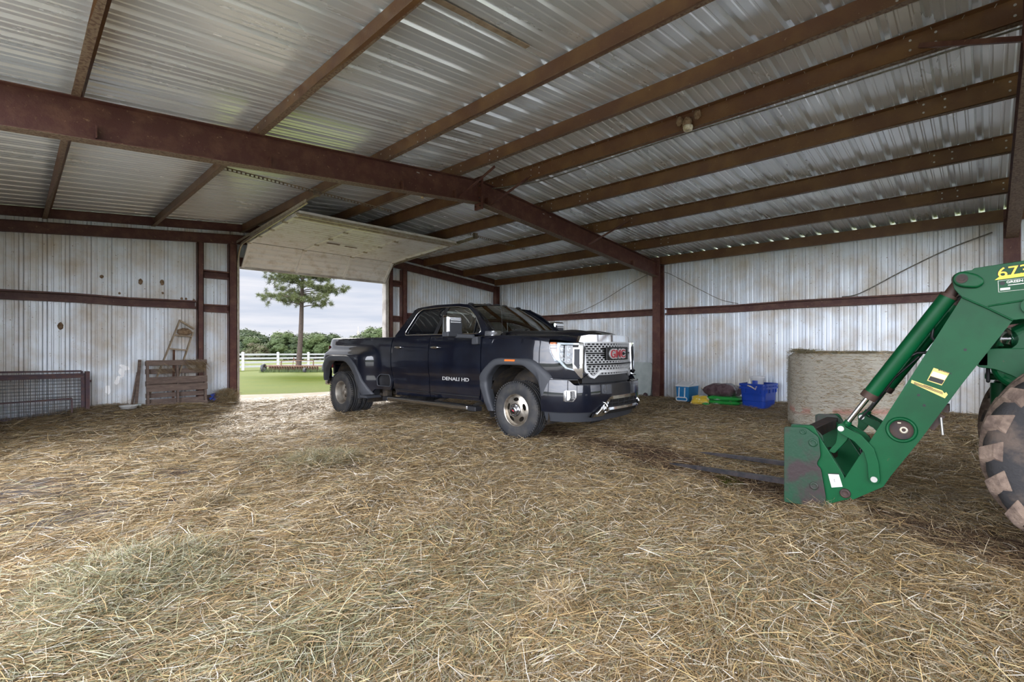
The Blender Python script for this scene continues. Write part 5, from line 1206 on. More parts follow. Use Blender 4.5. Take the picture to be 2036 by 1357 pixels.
sm_ = mirror_arm(); s2 = mirror(sm_)
for ch in [c for c in ALL() if c.parent == sm_]: c = mirror(ch); c.parent = s2
# roof lamps, fin, aerial
for y in (-.60, -.20, .0, .20, .60):
    MB().sphere((-1.27-.06*abs(y), y, 2.035-.03*abs(y)), .05, 14, 8, (1.0, 1.1 if y else 1.3, .42)).build('clearance_lamp', 'blackpl', TR)
MB().patch(lambda u, v: (-1.62-.17*u+.05*v*u, .18+.02*math.cos(PI*u)*(1-v)*0+(-.018+.036*v)*(1-u), 2.045+.0+.06*math.sin(PI*.5*u)*(math.sin(PI*v)**.5)), 8, 8).build('roof_fin', 'blackpl', TR)
MB().cyl((-.42, -.80, 1.53), (-.46, -.81, 2.24), .0035, .0018, 6).build('aerial', 'blackpl', TR)
# running boards
for s in (-1, 1):
    mb = MB(); mb.bb(-2.85, -.80, s*1.02, s*1.17, .355, .425); bo_ = mb.build('running_board', 'dkchrome', TR, .02, 3)
    mb = MB(); mb.bb(-3.0, -2.85, s*1.02, s*1.165, .35, .42); mb.bb(-.80, -.63, s*1.02, s*1.165, .35, .42); mb.bb(-2.6, -2.0, s*1.035, s*1.14, .424, .430); mb.bb(-1.6, -1.0, s*1.035, s*1.14, .424, .430); mb.build('step_pad', 'blackpl', bo_, .012)
    mb = MB()
    for x in (-2.7, -1.75, -.85): mb.bar((x, s*.55, .50), (x, s*1.06, .38), .10, .03)
    mb.build('board_bracket', 'under', bo_)
# underbody, wells, interior
mb = MB()
for s in (-1, 1): mb.bb(-5.1, .80, s*.40, s*.50, .50, .66)
mb.bb(-2.9, -.62, -.90, .90, .47, .56); mb.bb(-3.9, -3.0, -.35, .1, .42, .60); mb.cyl((-4.37, -.75, .41), (-4.37, .75, .41), .07); mb.sphere((-4.37, 0, .41), .17); mb.cyl((0, -.8, .41), (0, .8, .41), .05); mb.cyl((-3.1, -.62, .42), (-5.1, -.62, .47), .05); mb.bb(-.62, .80, -.52, .52, .45, 1.36); mb.bb(.5, .84, -.55, .55, .55, 1.36); mb.cyl((-3.6, -.80, .40), (-3.42, -.72, .34), .03); mb.bb(-3.45, -3.3, -.85, -.75, .33, .50)
mb.build('chassis', 'under', TR)
mb = MB()
for s in (-1, 1):
    for cx, r, y0, y1 in ((0, .56, .50, .955), (-4.37, .62, .50, .97)):
        mb.patch(lambda u, v: (cx+r*math.cos(PI*(-.12+1.24*u)), s*(y0+(y1-y0)*v), .46+r*math.sin(PI*(-.12+1.24*u))), 24, 3); 
        mb.patch(lambda u, v: (cx+r*v*math.cos(PI*(-.12+1.24*u)), s*y0, .46+r*v*math.sin(PI*(-.12+1.24*u))), 24, 3)
mb.build('wheel_wells', 'under', TR)
mb = MB(); mb.bb(-2.88, -.62, -.94, .94, .56, .80)
for s in (-1, 1): mb.bb(-2.85, -.70, s*.90, s*.955, .8, 1.46)
mb.bb(-.85, -.52, -.88, .88, .8, 1.50); mb.bb(-.80, -.50, -.86, .86, 1.46, 1.54)
mb.build('cabin', 'seat', TR)
for s in (-1, 1):
    mb = MB(); mb.box((-1.45, s*.42, .98), (.52, .50, .22)); mb.box((-1.72, s*.42, 1.33), (.14, .48, .62), Matrix.Rotation(R(-12), 3, 'Y')); mb.box((-1.80, s*.42, 1.73), (.10, .26, .18)); mb.build('front_seat', 'seat', TR, .04, 3)
mb = MB(); mb.box((-2.45, 0, 1.0), (.5, 1.5, .2)); mb.box((-2.70, 0, 1.35), (.14, 1.5, .62)); mb.build('rear_seat', 'seat', TR, .04)
MB().tube([(-1.02+.06*math.cos(t)*-1, .42+.19*math.sin(t), 1.40+.17*math.cos(t)) for t in np.linspace(0, 2*PI, 24, endpoint=False)], .014, 6, True).build('steering_wheel', 'blackpl', TR)
MB().box((-1.02, .0, 1.86), (.04, .24, .07)).build('rear_view_mirror', 'blackpl', TR, .015)
# wheels
def tyre(mb, c, r, hw, rr, tread=True):
    P = [(rr, hw*.80), (rr+.015, hw*.93), (rr+(r-rr)*.45, hw*1.04), (r-.035, hw*.96), (r-.010, hw*.80), (r-.001, hw*.66), (r-.001, hw*.40), (r-.010, hw*.38), (r-.010, hw*.32), (r, hw*.30), (r, hw*.03), (r-.010, hw*.02)]
    P = P+[(a, -b) for a, b in P[::-1]]; mb.lathe(P, c, 'y', 56)
    if tread:
        for k in range(64):
            t = 2*PI*k/64
            for s in (-1, 1):
                q = Vector((math.cos(t), 0, math.sin(t))); cc = Vector(c)+q*(r-.006)+Vector((0, s*hw*.80, 0)); mb.box(cc, (.022, hw*.34, .022), Matrix.Rotation(-t, 3, 'Y'))
def rimface(c, s, R0, prof, holes, mk, parent, name='wheel_disc'):
    circ = [(R0*math.cos(2*PI*k/40), R0*math.sin(2*PI*k/40)) for k in range(40)]
    return panel(circ, lambda u, v: (c[0]+u, c[1]+s*interp(math.hypot(u, v), prof), c[2]+v), holes=holes, step=.028).build(name, mk, parent)
def oval(cx, cy, a, b, rot, n=16): return [(cx+a*math.cos(2*PI*k/n)*math.cos(rot)-b*math.sin(2*PI*k/n)*math.sin(rot), cy+a*math.cos(2*PI*k/n)*math.sin(rot)+b*math.sin(2*PI*k/n)*math.cos(rot)) for k in range(n)]
for s in (-1, 1):
    c = Vector((0, s*.875, .41)); w = empty('front_wheel', c); w.parent = TR
    mb = MB(); tyre(mb, (0, 0, 0), .408, .125, .225); mb.build('tyre', 'tire', w)
    mb = MB(); mb.lathe([(.205, s*.02), (.212, s*.085), (.226, s*.108), (.232, s*.108), (.232, s*.098), (.218, s*.08), (.215, -s*.09), (.205, -s*.09)], (0, 0, 0), 'y', 48, closed=True); mb.build('rim', 'rim', w)
    hl_ = [oval(.152*math.cos(t), .152*math.sin(t), .027, .050, t) for t in [R(20+72*k) for k in range(5)]]
    rimface((0, 0, 0), s, .21, [(0, .125), (.085, .120), (.11, .10), (.16, .092), (.21, .075)], hl_, 'rim', w)
    mb = MB(); mb.lathe([(0, s*.165), (.050, s*.165), (.056, s*.158), (.058, s*.13)], (0, 0, 0), 'y', 28); mb.lathe([(.098, s*.105), (.094, s*.135), (.084, s*.14), (.06, s*.142), (.05, s*.135)], (0, 0, 0), 'y', 32); hb_ = mb.build('hub_cover', 'dkchrome', w)
    mb = MB(); mb.lathe([(0, s*.168), (.036, s*.168), (.036, s*.16)], (0, 0, 0), 'y', 24)
    for k in range(8): t = 2*PI*k/8; mb.sphere((.075*math.cos(t), s*.139, .075*math.sin(t)), .013, 10, 6, (1, .35, 1))
    mb.build('hub_cap', 'black', w)
    MB().box((0, s*.169, 0), (.046, .004, .013), Matrix.Rotation(R(28), 3, 'Y')).build('hub_badge', 'redletter', w)
    MB().lathe([(0, -s*.02), (.20, -s*.02)], (0, 0, 0), 'y', 24).build('brake_disc', 'under', w)
    for j, y in ((0, 1.085), (1, .80)):
        c = Vector((-4.38, s*y, .41)); w = empty('rear_wheel', c); w.parent = TR
        mb = MB(); tyre(mb, (0, 0, 0), .408, .122, .225); mb.build('tyre', 'tire', w)
        mb = MB(); mb.lathe([(.185, -s*.06), (.19, s*.02), (.205, s*.05), (.210, s*.085), (.226, s*.10), (.232, s*.10), (.232, s*.09), (.22, s*.05), (.22, -s*.09), (.19, -s*.09)], (0, 0, 0), 'y', 48, closed=True); mb.build('rim', 'rim2', w)
        if j == 0:
            hl_ = [oval(.125*math.cos(t), .125*math.sin(t), .018, .030, t) for t in [2*PI*k/8 for k in range(8)]]
            rimface((0, 0, 0), s, .192, [(0, -.03), (.09, -.035), (.11, -.055), (.19, -.03)], hl_, 'rim2', w)
            mb = MB(); mb.lathe([(0, s*.045), (.055, s*.045), (.062, s*.03), (.062, -s*.03), (.085, -s*.03)], (0, 0, 0), 'y', 28)
            for k in range(8): t = 2*PI*(k+.5)/8; mb.cyl((.082*math.cos(t), -s*.04, .082*math.sin(t)), (.082*math.cos(t), s*.0, .082*math.sin(t)), .012, n=6)
            mb.build('hub', 'rim2', w)
# ---------------- tractor with front loader ----------------
TX = Vector((4.93, -1.0, 0)); TT = empty('tractor', TX, 0, 'green farm tractor with a front loader and hay forks, cut off by the right edge', 'tractor')
def tb(mb, name, m, parent=None, bevel=0, seg=2):
    mb.v = [tuple(Vector(v)-TX) for v in mb.v]; return mb.build(name, m, parent or TT, bevel, seg)
def yzp(mb, poly, x0, x1, r=0, k=4):
    return mb.prism(rnd(poly, r, k) if r else poly, lambda u, v, t: (t, u, v), x0, x1)
LOW = [(.125, 1.645), (.41, 1.06), (.645, .575), (.70, .475), (.795, .285), (.775, .19), (.735, .15), (.55, .285), (.51, .365), (.35, .64), (.12, 1.07), (-.11, 1.475)]
UP = [(.125, 1.640), (.165, 1.70), (.175, 1.76), (.155, 1.805), (.11, 1.818), (.075, 1.818), (.07, 1.83), (-.15, 1.852), (-.55, 1.86), (-1.35, 1.55), (-1.42, 1.42), (-1.30, 1.34), (-.62, 1.46), (-.15, 1.485), (-.115, 1.478)]
def arm(xo, sgn, tag_):
    """xo: outer face; sgn: direction towards the tractor centre"""
    X = lambda d: xo+sgn*d
    hole = [(.445+.072*math.cos(t), .715+.072*math.sin(t)) for t in np.linspace(0, 2*PI, 28, endpoint=False)]
    mb = MB(); panel(LOW, lambda u, v: (X(0), u, v), holes=[hole], step=.12, mb=mb); panel(LOW, lambda u, v: (X(.12), u, v), holes=[hole], step=.12, mb=mb)
    for rg in (LOW, hole):
        n = len(rg); a = [Vector((X(0), u, v)) for u, v in rg]; b = [Vector((X(.12), u, v)) for u, v in rg]
        mb.add(a+b, [(i, (i+1) % n, n+(i+1) % n, n+i) for i in range(n)])
    mb.sm = [False]*len(mb.sm)
    ar = tb(mb, 'loader_arm', 'green')
    mb = MB(); yzp(mb, UP, X(-.008), X(.128), .012, 2); tb(mb, 'boom_plate', 'green', ar, .004)
    mb = MB(); mb.tube([(X(-.012), .125, 1.642), (X(-.012), .0, 1.56), (X(-.012), -.112, 1.478)], .006, 6); mb.tube([(X(-.012), .0, 1.575), (X(-.012), -.15, 1.600), (X(-.012), -.6, 1.66)], .006, 6); tb(mb, 'weld_seam', 'green', ar)
    mb = MB(); mb.lathe([(.070, -sgn*.012), (.076, -sgn*.02), (.086, -sgn*.02), (.092, -sgn*.006), (.094, sgn*.01)], (xo, .445, .715), 'x', 36); tb(mb, 'pivot_ring', 'green', ar)
    mb = MB(); mb.cyl((X(.03), .445, .715), (X(.10), .445, .715), .075, n=28); tb(mb, 'torque_tube', 'rustblack', ar)
    mb = MB(); mb.lathe([(.012, -sgn*.005), (.022, -sgn*.009), (.026, -sgn*.004)], (X(.03), .435, .71), 'x', 20); mb.box((X(.026), .46, .76), (.006, .02, .008)); tb(mb, 'indicator_disc', 'galv', ar)
    mb = MB()
    for y, z in ((.35, .97), (.32, .90), (.11, 1.29)): mb.cyl((X(-.002), y, z), (X(.01), y, z), .009, n=10)
    tb(mb, 'bolt_holes', 'black', ar)
    # elbow boss
    mb = MB(); yzp(mb, [(.175, 1.765), (.16, 1.80), (.125, 1.815), (.05, 1.785), (.02, 1.75), (.02, 1.72), (.05, 1.695), (.12, 1.705), (.16, 1.725)], X(-.045), X(-.005), .02, 3); tb(mb, 'elbow_boss', 'green', ar, .012, 3)
    mb = MB(); mb.cyl((X(-.052), .125, 1.762), (X(-.04), .125, 1.762), .030, n=20); mb.cyl((X(-.056), .125, 1.762), (X(-.05), .125, 1.762), .014, n=14); tb(mb, 'elbow_pin', 'rustblack', ar)
    mb = MB(); mb.cyl((X(-.03), -.20, 1.565), (X(0), -.20, 1.565), .055, n=24); tb(mb, 'pivot_boss', 'green', ar, .008)
    # cylinder
    A = Vector((X(.06), .13, 1.765)); B = Vector((X(.05), .80, .685)); d = (B-A).normalized()
    mb = MB(); mb.cyl(A+d*.13, A+d*.98, .050, n=24); cy = tb(mb, 'lift_cylinder', 'green')
    mb = MB(); mb.cyl(A+d*.02, A+d*.13, .036, n=16); mb.cyl(A+d*.115, A+d*.135, .052, n=24); mb.cyl(A+d*.94, A+d*.99, .054, n=24); mb.cyl(A+Vector((-.04, 0, 0)), A+Vector((.04, 0, 0)), .05, n=18); tb(mb, 'cylinder_cap', 'rustblack', cy)
    mb = MB(); mb.cyl(A+d*.98, B-d*.03, .019, n=18); tb(mb, 'piston_rod', 'hydrod', cy)
    mb = MB(); mb.cyl(B+Vector((-.04, 0, 0)), B+Vector((.04, 0, 0)), .036, n=18); mb.cyl(B-d*.06, B, .026, n=12); tb(mb, 'rod_eye', 'green', cy)
    mb = MB(); mb.tube([A+d*.2+Vector((sgn*.06, .0, -.0)), A+d*.55+Vector((sgn*.062, 0, 0)), A+d*.85+Vector((sgn*.06, 0, 0))], .012, 8); tb(mb, 'oil_pipe', 'green', cy)
    # banana link and bell crank
    cl_ = [(.805, .685), (.70, .625), (.632, .545), (.607, .45), (.600, .335)]
    def off(c, w):
        L = []; Rr = []
        for i, p in enumerate(c):
            a = Vector(c[max(i-1, 0)]); b = Vector(c[min(i+1, len(c)-1)]); t = (b-a).normalized(); nn = Vector((-t.y, t.x)); L.append(tuple(Vector(p)+nn*w)); Rr.append(tuple(Vector(p)-nn*w))
        return L, Rr
    L, Rr = off(cl_, .034)
    ol = L+[(.600+.034*math.cos(t), .335+.034*math.sin(t)) for t in np.linspace(0, -PI, 8)][1:-1]+Rr[::-1]+[(.805+.036*math.cos(t), .685+.036*math.sin(t)) for t in np.linspace(R(200), R(30), 8)][1:-1]
    ol = [p for p in ol]
    mb = MB()
    for a, b in ((-.028, -.010), (.130, .148)): yzp(mb, ol, X(a), X(b))
    lk = tb(mb, 'link_plate', 'green', None, .002)
    mb = MB()
    for y, z, r in ((.805, .685, .021), (.600, .335, .021)): mb.cyl((X(-.036), y, z), (X(.156), y, z), r, n=18); 
    tb(mb, 'link_pin', 'bolt', lk)
    mb = MB(); yzp(mb, [(.845, .70), (.80, .71), (.79, .66), (.765, .62), (.78, .585), (.86, .475), (.90, .49), (.85, .56), (.84, .63)], X(.03), X(.09), .012, 2); tb(mb, 'bell_crank', 'green', lk, .004)
    # coupler and plates
    mb = MB(); yzp(mb, [(1.15, .06), (1.15, .665), (1.00, .685), (.955, .60), (.80, .335), (.745, .20), (.755, .15), (.80, .13), (.93, .06)], X(.004), X(.024), .02, 3); yzp(mb, [(1.12, .10), (1.12, .60), (.99, .62), (.95, .55), (.80, .30), (.76, .19), (.80, .15), (.92, .09)], X(.10), X(.12), .02, 3); cp = tb(mb, 'coupler', 'green', None, .003)
    mb = MB(); mb.lathe([(.020, -sgn*.018), (.030, -sgn*.022), (.036, -sgn*.012), (.036, sgn*.01)], (xo, .782, .19), 'x', 24); mb.lathe([(0, -sgn*.010), (.02, -sgn*.012)], (xo, .782, .19), 'x', 18); tb(mb, 'coupler_pin', 'rustblack', cp)
    mb = MB(); mb.prism([(.895, .315), (.825, .325), (.800, .235), (.872, .215)], lambda u, v, t: (t, u, v), X(.0015), X(.004)); tb(mb, 'label', 'paper', cp)
    mb = MB(); mb.prism([(.895, .322), (.823, .332), (.822, .325), (.896, .315)], lambda u, v, t: (t, u, v), X(.001), X(.003))
    for a, b in (((.868, .292), (.861, .284)), ((.855, .285), (.852, .262)), ((.85, .262), (.84, .258)), ((.835, .27), (.828, .262))): mb.bar((X(.0005), *a), (X(.0005), *b), .003, .001)
    tb(mb, 'label_marks', 'black', cp)
    mb = MB(); yzp(mb, [(1.20, .035), (1.20, .655), (1.045, .665), (.955, .60), (.940, .45), (.965, .40), (.965, .375), (.94, .355), (.905, .13), (.915, .05)], X(-.024), X(-.008), .018, 3); yzp(mb, [(1.17, .10), (1.17, .672), (1.02, .68), (.94, .60), (.93, .45), (.90, .13)], X(.05), X(.062), .018, 3); pl = tb(mb, 'side_plate', 'greendirty', None, .003)
    mb = MB()
    for y, z, r in ((.992, .55, .030), (.985, .21, .030), (1.062, .63, .022)): mb.lathe([(r*.55, -sgn*.028), (r, -sgn*.034), (r*1.05, -sgn*.024), (r*1.05, -sgn*.01)], (xo, y, z), 'x', 22)
    tb(mb, 'plate_bushings', 'greendirty', pl)
    return ar
near = arm(4.45, 1, 'near'); far = arm(5.42, -1, 'far')
# decals on the near boom
mb = MB(); mb.prism([(.270, 1.165), (.188, 1.133), (.228, 1.045), (.305, 1.075)], lambda u, v, t: (t, u, v), 4.4485, 4.4499); wl = tb(mb, 'warning_label', 'ylabel', near)
mb = MB(); mb.prism([(.272, 1.140), (.200, 1.112), (.214, 1.083), (.286, 1.110)], lambda u, v, t: (t, u, v), 4.4478, 4.4490); tb(mb, 'label_picture', 'paper', near)
mb = MB(); mb.prism([(.287, 1.107), (.214, 1.080), (.228, 1.052), (.299, 1.078)], lambda u, v, t: (t, u, v), 4.4478, 4.4490)
mb.prism([(.247, 1.148), (.241, 1.158), (.237, 1.145)], lambda u, v, t: (t, u, v), 4.4476, 4.449); tb(mb, 'label_text_block', 'black', near)
dwn = Vector((-.935, -.355, 0))
def arm_text(s, size, y, z, ang, m, bold=0, xs=1.0, x=4.4475, ext=.0006, nm='lettering'):
    dy, dz = -math.cos(R(ang)), math.sin(R(ang))
    o = text_mesh(s, size, ext, nm, m, near, basis((x, y, z), (0, dy, dz), (0, dz, -dy)), bold, xs); o.data.transform(Matrix.Translation(-TX)); return o
arm_text('WARNING', .013, .240, 1.146, -21, 'black', .0003, 1.05)
mb = MB(); mb.prism([(.388, 1.075), (.225, 1.010), (.215, .992), (.205, 1.0), (.197, .985), (.212, .958), (.392, 1.055)], lambda u, v, t: (t, u, v), 4.4485, 4.4499); tb(mb, 'warning_stripe', 'ylabel', near)
mb = MB()
for k in range(3): mb.prism([(.375-.0*k, 1.062-.006*k), (.222, .999-.006*k), (.223, .996-.006*k), (.377, 1.059-.006*k)], lambda u, v, t: (t, u, v), 4.4475, 4.449)
tb(mb, 'stripe_lines', 'black', near); arm_text('WARNING', .011, .325, 1.040, -23, 'black', .0002, 1.0)
mb = MB(); mb.prism([(-.03, 1.742), (-.055, 1.765), (-.40, 1.80), (-.40, 1.775), (-.06, 1.744)], lambda u, v, t: (t, u, v), 4.4395, 4.4415); tb(mb, 'decal_swoosh', 'yellow', near)
arm_text('673', .090, -.043, 1.755, 5, 'black', .0045, 1.1, 4.4405); arm_text('673', .090, -.043, 1.755, 5, 'yellow', .0006, 1.1, 4.4390)
mb = MB(); mb.prism([(-.045, 1.735), (-.30, 1.752), (-.30, 1.682), (-.048, 1.662)], lambda u, v, t: (t, u, v), 4.4410, 4.4415); tb(mb, 'dealer_plate', 'green', near)
mb = MB(); mb.tube([(4.4405, -.045, 1.735), (4.4405, -.30, 1.752)], .0015, 4); mb.tube([(4.4405, -.045, 1.735), (4.4405, -.048, 1.662)], .0015, 4); mb.tube([(4.4405, -.048, 1.662), (4.4405, -.30, 1.682)], .0015, 4); mb.prism([(-.09, 1.706), (-.22, 1.716), (-.22, 1.711), (-.09, 1.701)], lambda u, v, t: (t, u, v), 4.440, 4.441)
mb.prism([(-.055, 1.687), (-.10, 1.690), (-.10, 1.675), (-.055, 1.672)], lambda u, v, t: (t, u, v), 4.440, 4.441); tb(mb, 'plate_border', 'paper', near)
arm_text('GREEN CO', .022, -.083, 1.716, 4, 'paper', .0006, 1.1, 4.4403)
mb = MB(); mb.lathe([(0, 0), (.013, 0)], (4.4405, -.065, 1.718), 'x', 18); tb(mb, 'plate_badge', 'black', near)
# cross members, hay forks
mb = MB(); mb.bb(4.48, 5.40, 1.00, 1.09, .56, .65); mb.bb(4.46, 5.62, 1.12, 1.19, .08, .17); mb.bb(4.46, 5.44, .99, 1.06, .30, .38); mb.bb(4.57, 5.30, .42, .50, .66, .76); tb(mb, 'cross_beams', 'rustblack', None, .006)
for x in (4.81, 5.56):
    mb = MB(); vs = []
    P_ = [(1.12, .028, .022), (1.45, .028, .022), (2.1, .020, .017), (2.32, .010, .010), (2.39, .003, .003)]
    for y, a, b in P_:
        zc = .115-.02*(y-1.12)
        vs += [(x-a, y, zc-b), (x+a, y, zc-b), (x+a, y, zc+b), (x-a, y, zc+b)]
    mb.add(vs, [(i*4+j, i*4+(j+1) % 4, (i+1)*4+(j+1) % 4, (i+1)*4+j) for i in range(4) for j in range(4)]+[(0, 1, 2, 3), (16, 17, 18, 19)]); tb(mb, 'hay_fork', 'fork')
# hoses
for pts, r in (([(4.62, .14, 1.66), (4.56, .20, 1.60), (4.53, .275, 1.48), (4.53, .285, 1.38), (4.56, .24, 1.30)], .011), ([(4.58, .30, 1.27), (4.56, .37, 1.265), (4.55, .44, 1.22), (4.56, .52, 1.10), (4.60, .60, .92)], .011), ([(4.62, .36, 1.24), (4.60, .50, 1.08), (4.62, .62, .88), (4.64, .72, .74)], .008), ([(4.62, .66, .62), (4.66, .72, .5), (4.62, .68, .40), (4.68, .75, .30)], .010), ([(4.66, .58, .50), (4.70, .66, .42), (4.66, .62, .34), (4.7, .70, .26)], .010)):
    tb(MB().tube(pts, r, 8), 'hydraulic_hose', 'hose')
mb = MB(); mb.box((4.52, .285, .80), (.02, .10, .12), Matrix.Rotation(R(30), 3, 'X')); mb.box((4.60, .22, .88), (.12, .05, .05)); tb(mb, 'stop_bracket', 'rustblack'); mb = MB(); mb.cyl((4.50, .235, .82), (4.50, .225, .70), .008); tb(mb, 'bracket_pin', 'bolt')
# tractor body: frame, hood, lamp, axle, mudguard, mast
mb = MB(); hoodp = [(-.60, 1.02), (-.12, 1.02), (-.02, 1.10), (.0, 1.25), (-.05, 1.40), (-.20, 1.50), (-.60, 1.60), (-2.6, 1.72), (-2.6, 1.02)]
def hoodx(w0): return lambda u, v, t: (4.95+t*w0*(1-.18*sstep(-.6, .02, u))*(1-.12*sstep(1.3, 1.7, v)), u, v)
mb.prism(rnd(hoodp, .06, 4), hoodx(.36), -1, 1); hdx = tb(mb, 'engine_hood', 'green', None, .05, 4)
mb = MB(); mb.bb(4.72, 5.18, -.01, .012, 1.06, 1.28); tb(mb, 'front_grille', 'black', hdx, .01)
for s in (-1, 1):
    mb = MB(); mb.sphere((4.95+s*.27, -.06, 1.36), .105, 20, 12, (.95, .85, .75)); hlx = tb(mb, 'headlight', 'lens', hdx)
    mb = MB(); mb.lathe([(0, -.03), (.03, -.02), (.05, .0), (.055, .02)], (4.95+s*.24, -.08, 1.36), 'y', 20); mb.lathe([(.055, .02), (.075, .0), (.08, -.03)], (4.95+s*.24, -.08, 1.36), 'y', 20); tb(mb, 'lamp_reflector', 'reflector', hlx)
mb = MB(); yzp(mb, [(-.02, 1.30), (.06, 1.28), (.06, 1.17), (-.03, 1.16), (-.13, 1.11), (-.22, .98), (-.30, .70), (-.6, .62), (-.6, 1.3)], 4.62, 4.66, .03, 3); yzp(mb, [(-.02, 1.30), (.06, 1.28), (.06, 1.17), (-.03, 1.16), (-.13, 1.11), (-.22, .98), (-.30, .70), (-.6, .62), (-.6, 1.3)], 5.24, 5.28, .03, 3); mb.bb(4.62, 5.28, .0, .05, 1.18, 1.27); tb(mb, 'brush_guard', 'green', None, .004)
mb = MB(); mb.bb(4.72, 5.18, -2.9, -.30, .62, 1.02); mb.bb(4.78, 5.12, -4.2, -2.6, .6, 1.5); mb.cyl((4.45, -.62, .66), (5.75, -.62, .66), .09); tb(mb, 'chassis', 'rustblack', None, .02)
mb = MB(); mb.bb(4.40, 5.46, -1.55, -1.35, .75, 1.0)
for x0 in (4.44, 5.30): mb.bb(x0, x0+.12, -1.55, -1.30, .75, 1.55)
tb(mb, 'loader_mast', 'green', None, .01)
mb = MB(); mb.bb(5.30, 5.58, -.10, -.03, .88, 1.04); mb.cyl((5.34, -.07, .78), (5.34, -.07, 1.03), .06, n=20); mb.cyl((5.50, -.10, .80), (5.50, -.10, 1.03), .05, n=20); mb.box((5.42, -.06, 1.08), (.34, .16, .05)); tb(mb, 'front_weight', 'green', None, .015, 3)
def agwheel(c, r, w, s, name='front_wheel'):
    e = empty(name, Vector(c)-TX); e.parent = TT; h = w/2
    mb = MB(); P = [(r*.55, h*.86), (r*.60, h*.98), (r*.78, h*1.04), (r*.90, h*.98), (r*.955, h*.82), (r*.97, h*.4), (r*.975, 0)]; P += [(a, -b) for a, b in P[-2::-1]]; mb.lathe(P, (0, 0, 0), 'x', 60); mb.build('tyre', 'tyremud', e)
    nl = 20
    for side_ in (-1, 1):
        for k in range(nl):
            t0 = 2*PI*(k+(.5 if side_ > 0 else 0))/nl; mb = MB(); vs = []
            n = 6
            for i in range(n+1):
                u = i/n; xx_ = side_*(h*1.02-(h*1.02-.005)*u); t = t0+s*0+.30*(u-.1)*(-1); tw_ = .060/r if i else .075/r
                rt = r*(1.0 if 0 < i else .90); rb = r*.93 if i else r*.84
                for dt, rr_ in ((-tw_, rb), (-tw_*.62, rt), (tw_*.62, rt), (tw_, rb)): vs.append((xx_, rr_*math.cos(t+dt), rr_*math.sin(t+dt)))
            mb.add(vs, [(i*4+j, i*4+j+1, (i+1)*4+j+1, (i+1)*4+j) for i in range(n) for j in range(3)]+[(0, 1, 2, 3), (n*4, n*4+1, n*4+2, n*4+3)], False)
            mb.build('tread_lug', 'mud', e, .006)
    mb = MB(); mb.lathe([(r*.55, -h*.8), (r*.57, -h*.95), (r*.53, -h*.9), (r*.48, -h*.3), (r*.20, -h*.2), (r*.2, 0), (0, 0)] if s < 0 else [(r*.55, h*.8), (r*.57, h*.95), (r*.53, h*.9), (r*.48, h*.3), (r*.20, h*.2), (r*.2, 0), (0, 0)], (0, 0, 0), 'x', 40); mb.build('rim', 'ylabel', e); return e
agwheel((4.42, -.62, .655), .665, .40, -1); agwheel((5.78, -.60, .655), .665, .40, 1)
for s, x in ((-1, 4.15), (1, 5.85)): agwheel((x, -3.1, .90), .91, .5, s, 'rear_wheel')
# ---------------- separate the loose pieces of repeated parts ----------------
SINGLE = {'rim_ribs': 'rim_rib', 'stiffeners': 'stiffener', 'cross_beams': 'cross_beam', 'board_bracket': 'board_bracket', 'cylinder_cap': 'cylinder_collar', 'bolts': 'bolt', 'weld_clips': 'weld_clip', 'hinge': 'hinge',
          'stile': 'stile', 'track_bracket': 'track_bracket', 'strut': 'strut', 'clip_plate': 'clip_plate', 'plate_bushings': 'plate_bushing', 'link_plate': 'link_plate', 'wiper': 'wiper', 'grille_bar': 'grille_bar', 'step_pad': 'step_pad',
          'coupler': 'coupler', 'side_plate': 'side_plate', 'brush_guard': 'brush_guard', 'loader_mast': 'loader_mast', 'handle': 'handle', 'mirror_lights': 'mirror_light', 'bolt_holes': 'bolt_hole', 'projectors': 'projector', 'lamp_bowls': 'lamp_bowl',
          'fog_fins': 'fog_fin', 'hood_scoop': 'hood_scoop', 'windshield_pillar': 'windshield_pillar', 'cab_back': 'cab_back', 'groove_band': 'groove', 'lower_grille_bars': 'lower_grille_bar', 'label_text_block': 'label_block', 'weld_seam': 'weld_seam', 'wheel_wells': 'wheel_well', 'link_pin': 'link_pin', 'label': 'label', 'grille_side_trim': 'grille_side_trim'}
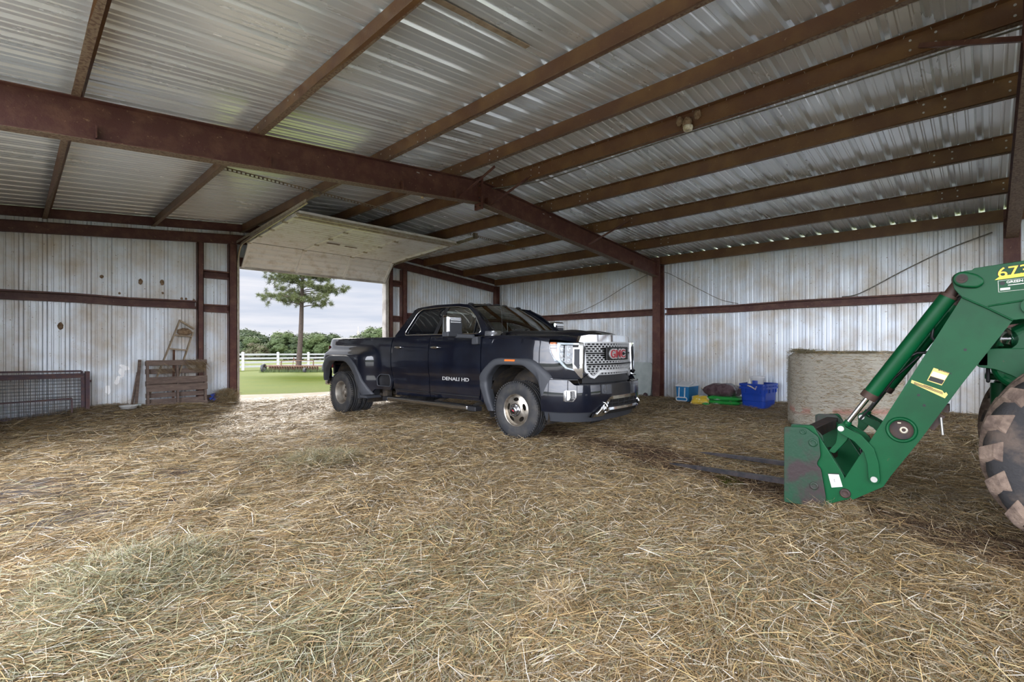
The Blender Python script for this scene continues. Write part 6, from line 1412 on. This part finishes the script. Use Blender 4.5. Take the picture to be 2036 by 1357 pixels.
def split_pieces(o, nm):
    me = o.data; nv = len(me.vertices); par = list(range(nv))
    def find(a):
        while par[a] != a: par[a] = par[par[a]]; a = par[a]
        return a
    for p in me.polygons:
        v = p.vertices; r0 = find(v[0])
        for q in v[1:]: par[find(q)] = r0
    key = {}
    for v in me.vertices:
        k = tuple(round(c, 4) for c in v.co)
        if k in key: par[find(v.index)] = find(key[k])
        else: key[k] = v.index
    comp = {}
    for i in range(nv): comp.setdefault(find(i), []).append(i)
    C = []
    for vs in comp.values():
        P = [me.vertices[i].co for i in vs]; C.append([set(vs), [min(p[k] for p in P)-.001 for k in range(3)], [max(p[k] for p in P)+.001 for k in range(3)]])
    ch = True
    while ch:
        ch = False
        for i in range(len(C)):
            for j in range(i+1, len(C)):
                if all(C[i][1][k] <= C[j][2][k] and C[j][1][k] <= C[i][2][k] for k in range(3)):
                    C[i] = [C[i][0] | C[j][0], [min(C[i][1][k], C[j][1][k]) for k in range(3)], [max(C[i][2][k], C[j][2][k]) for k in range(3)]]; C.pop(j); ch = True; break
            if ch: break
    if len(C) < 2 or len(C) > 100: return
    made = []
    for vs, _, _ in C:
        idx = {i: k for k, i in enumerate(sorted(vs))}; n = bpy.data.meshes.new(nm); ps = [p for p in me.polygons if p.vertices[0] in vs]
        n.from_pydata([me.vertices[i].co for i in sorted(vs)], [], [[idx[q] for q in p.vertices] for p in ps]); n.polygons.foreach_set('use_smooth', [p.use_smooth for p in ps])
        n.materials.append(me.materials[0]); n.update(); c = bpy.data.objects.new(nm, n); COL.objects.link(c); c.parent = o.parent; c.location = o.location; made.append(c)
        for md in o.modifiers:
            b = c.modifiers.new('bevel', 'BEVEL'); b.width = md.width; b.segments = md.segments; b.limit_method = 'ANGLE'; b.angle_limit = R(40)
    kids = [x for x in COL.objects if x.parent == o]
    for x in kids: x.parent = made[0]
    bpy.data.objects.remove(o)
for o in list(COL.objects):
    b = o.name.split('.')[0]
    if o.type == 'MESH' and o.parent is not None and b in SINGLE and not o.get('kind'): split_pieces(o, SINGLE[b])
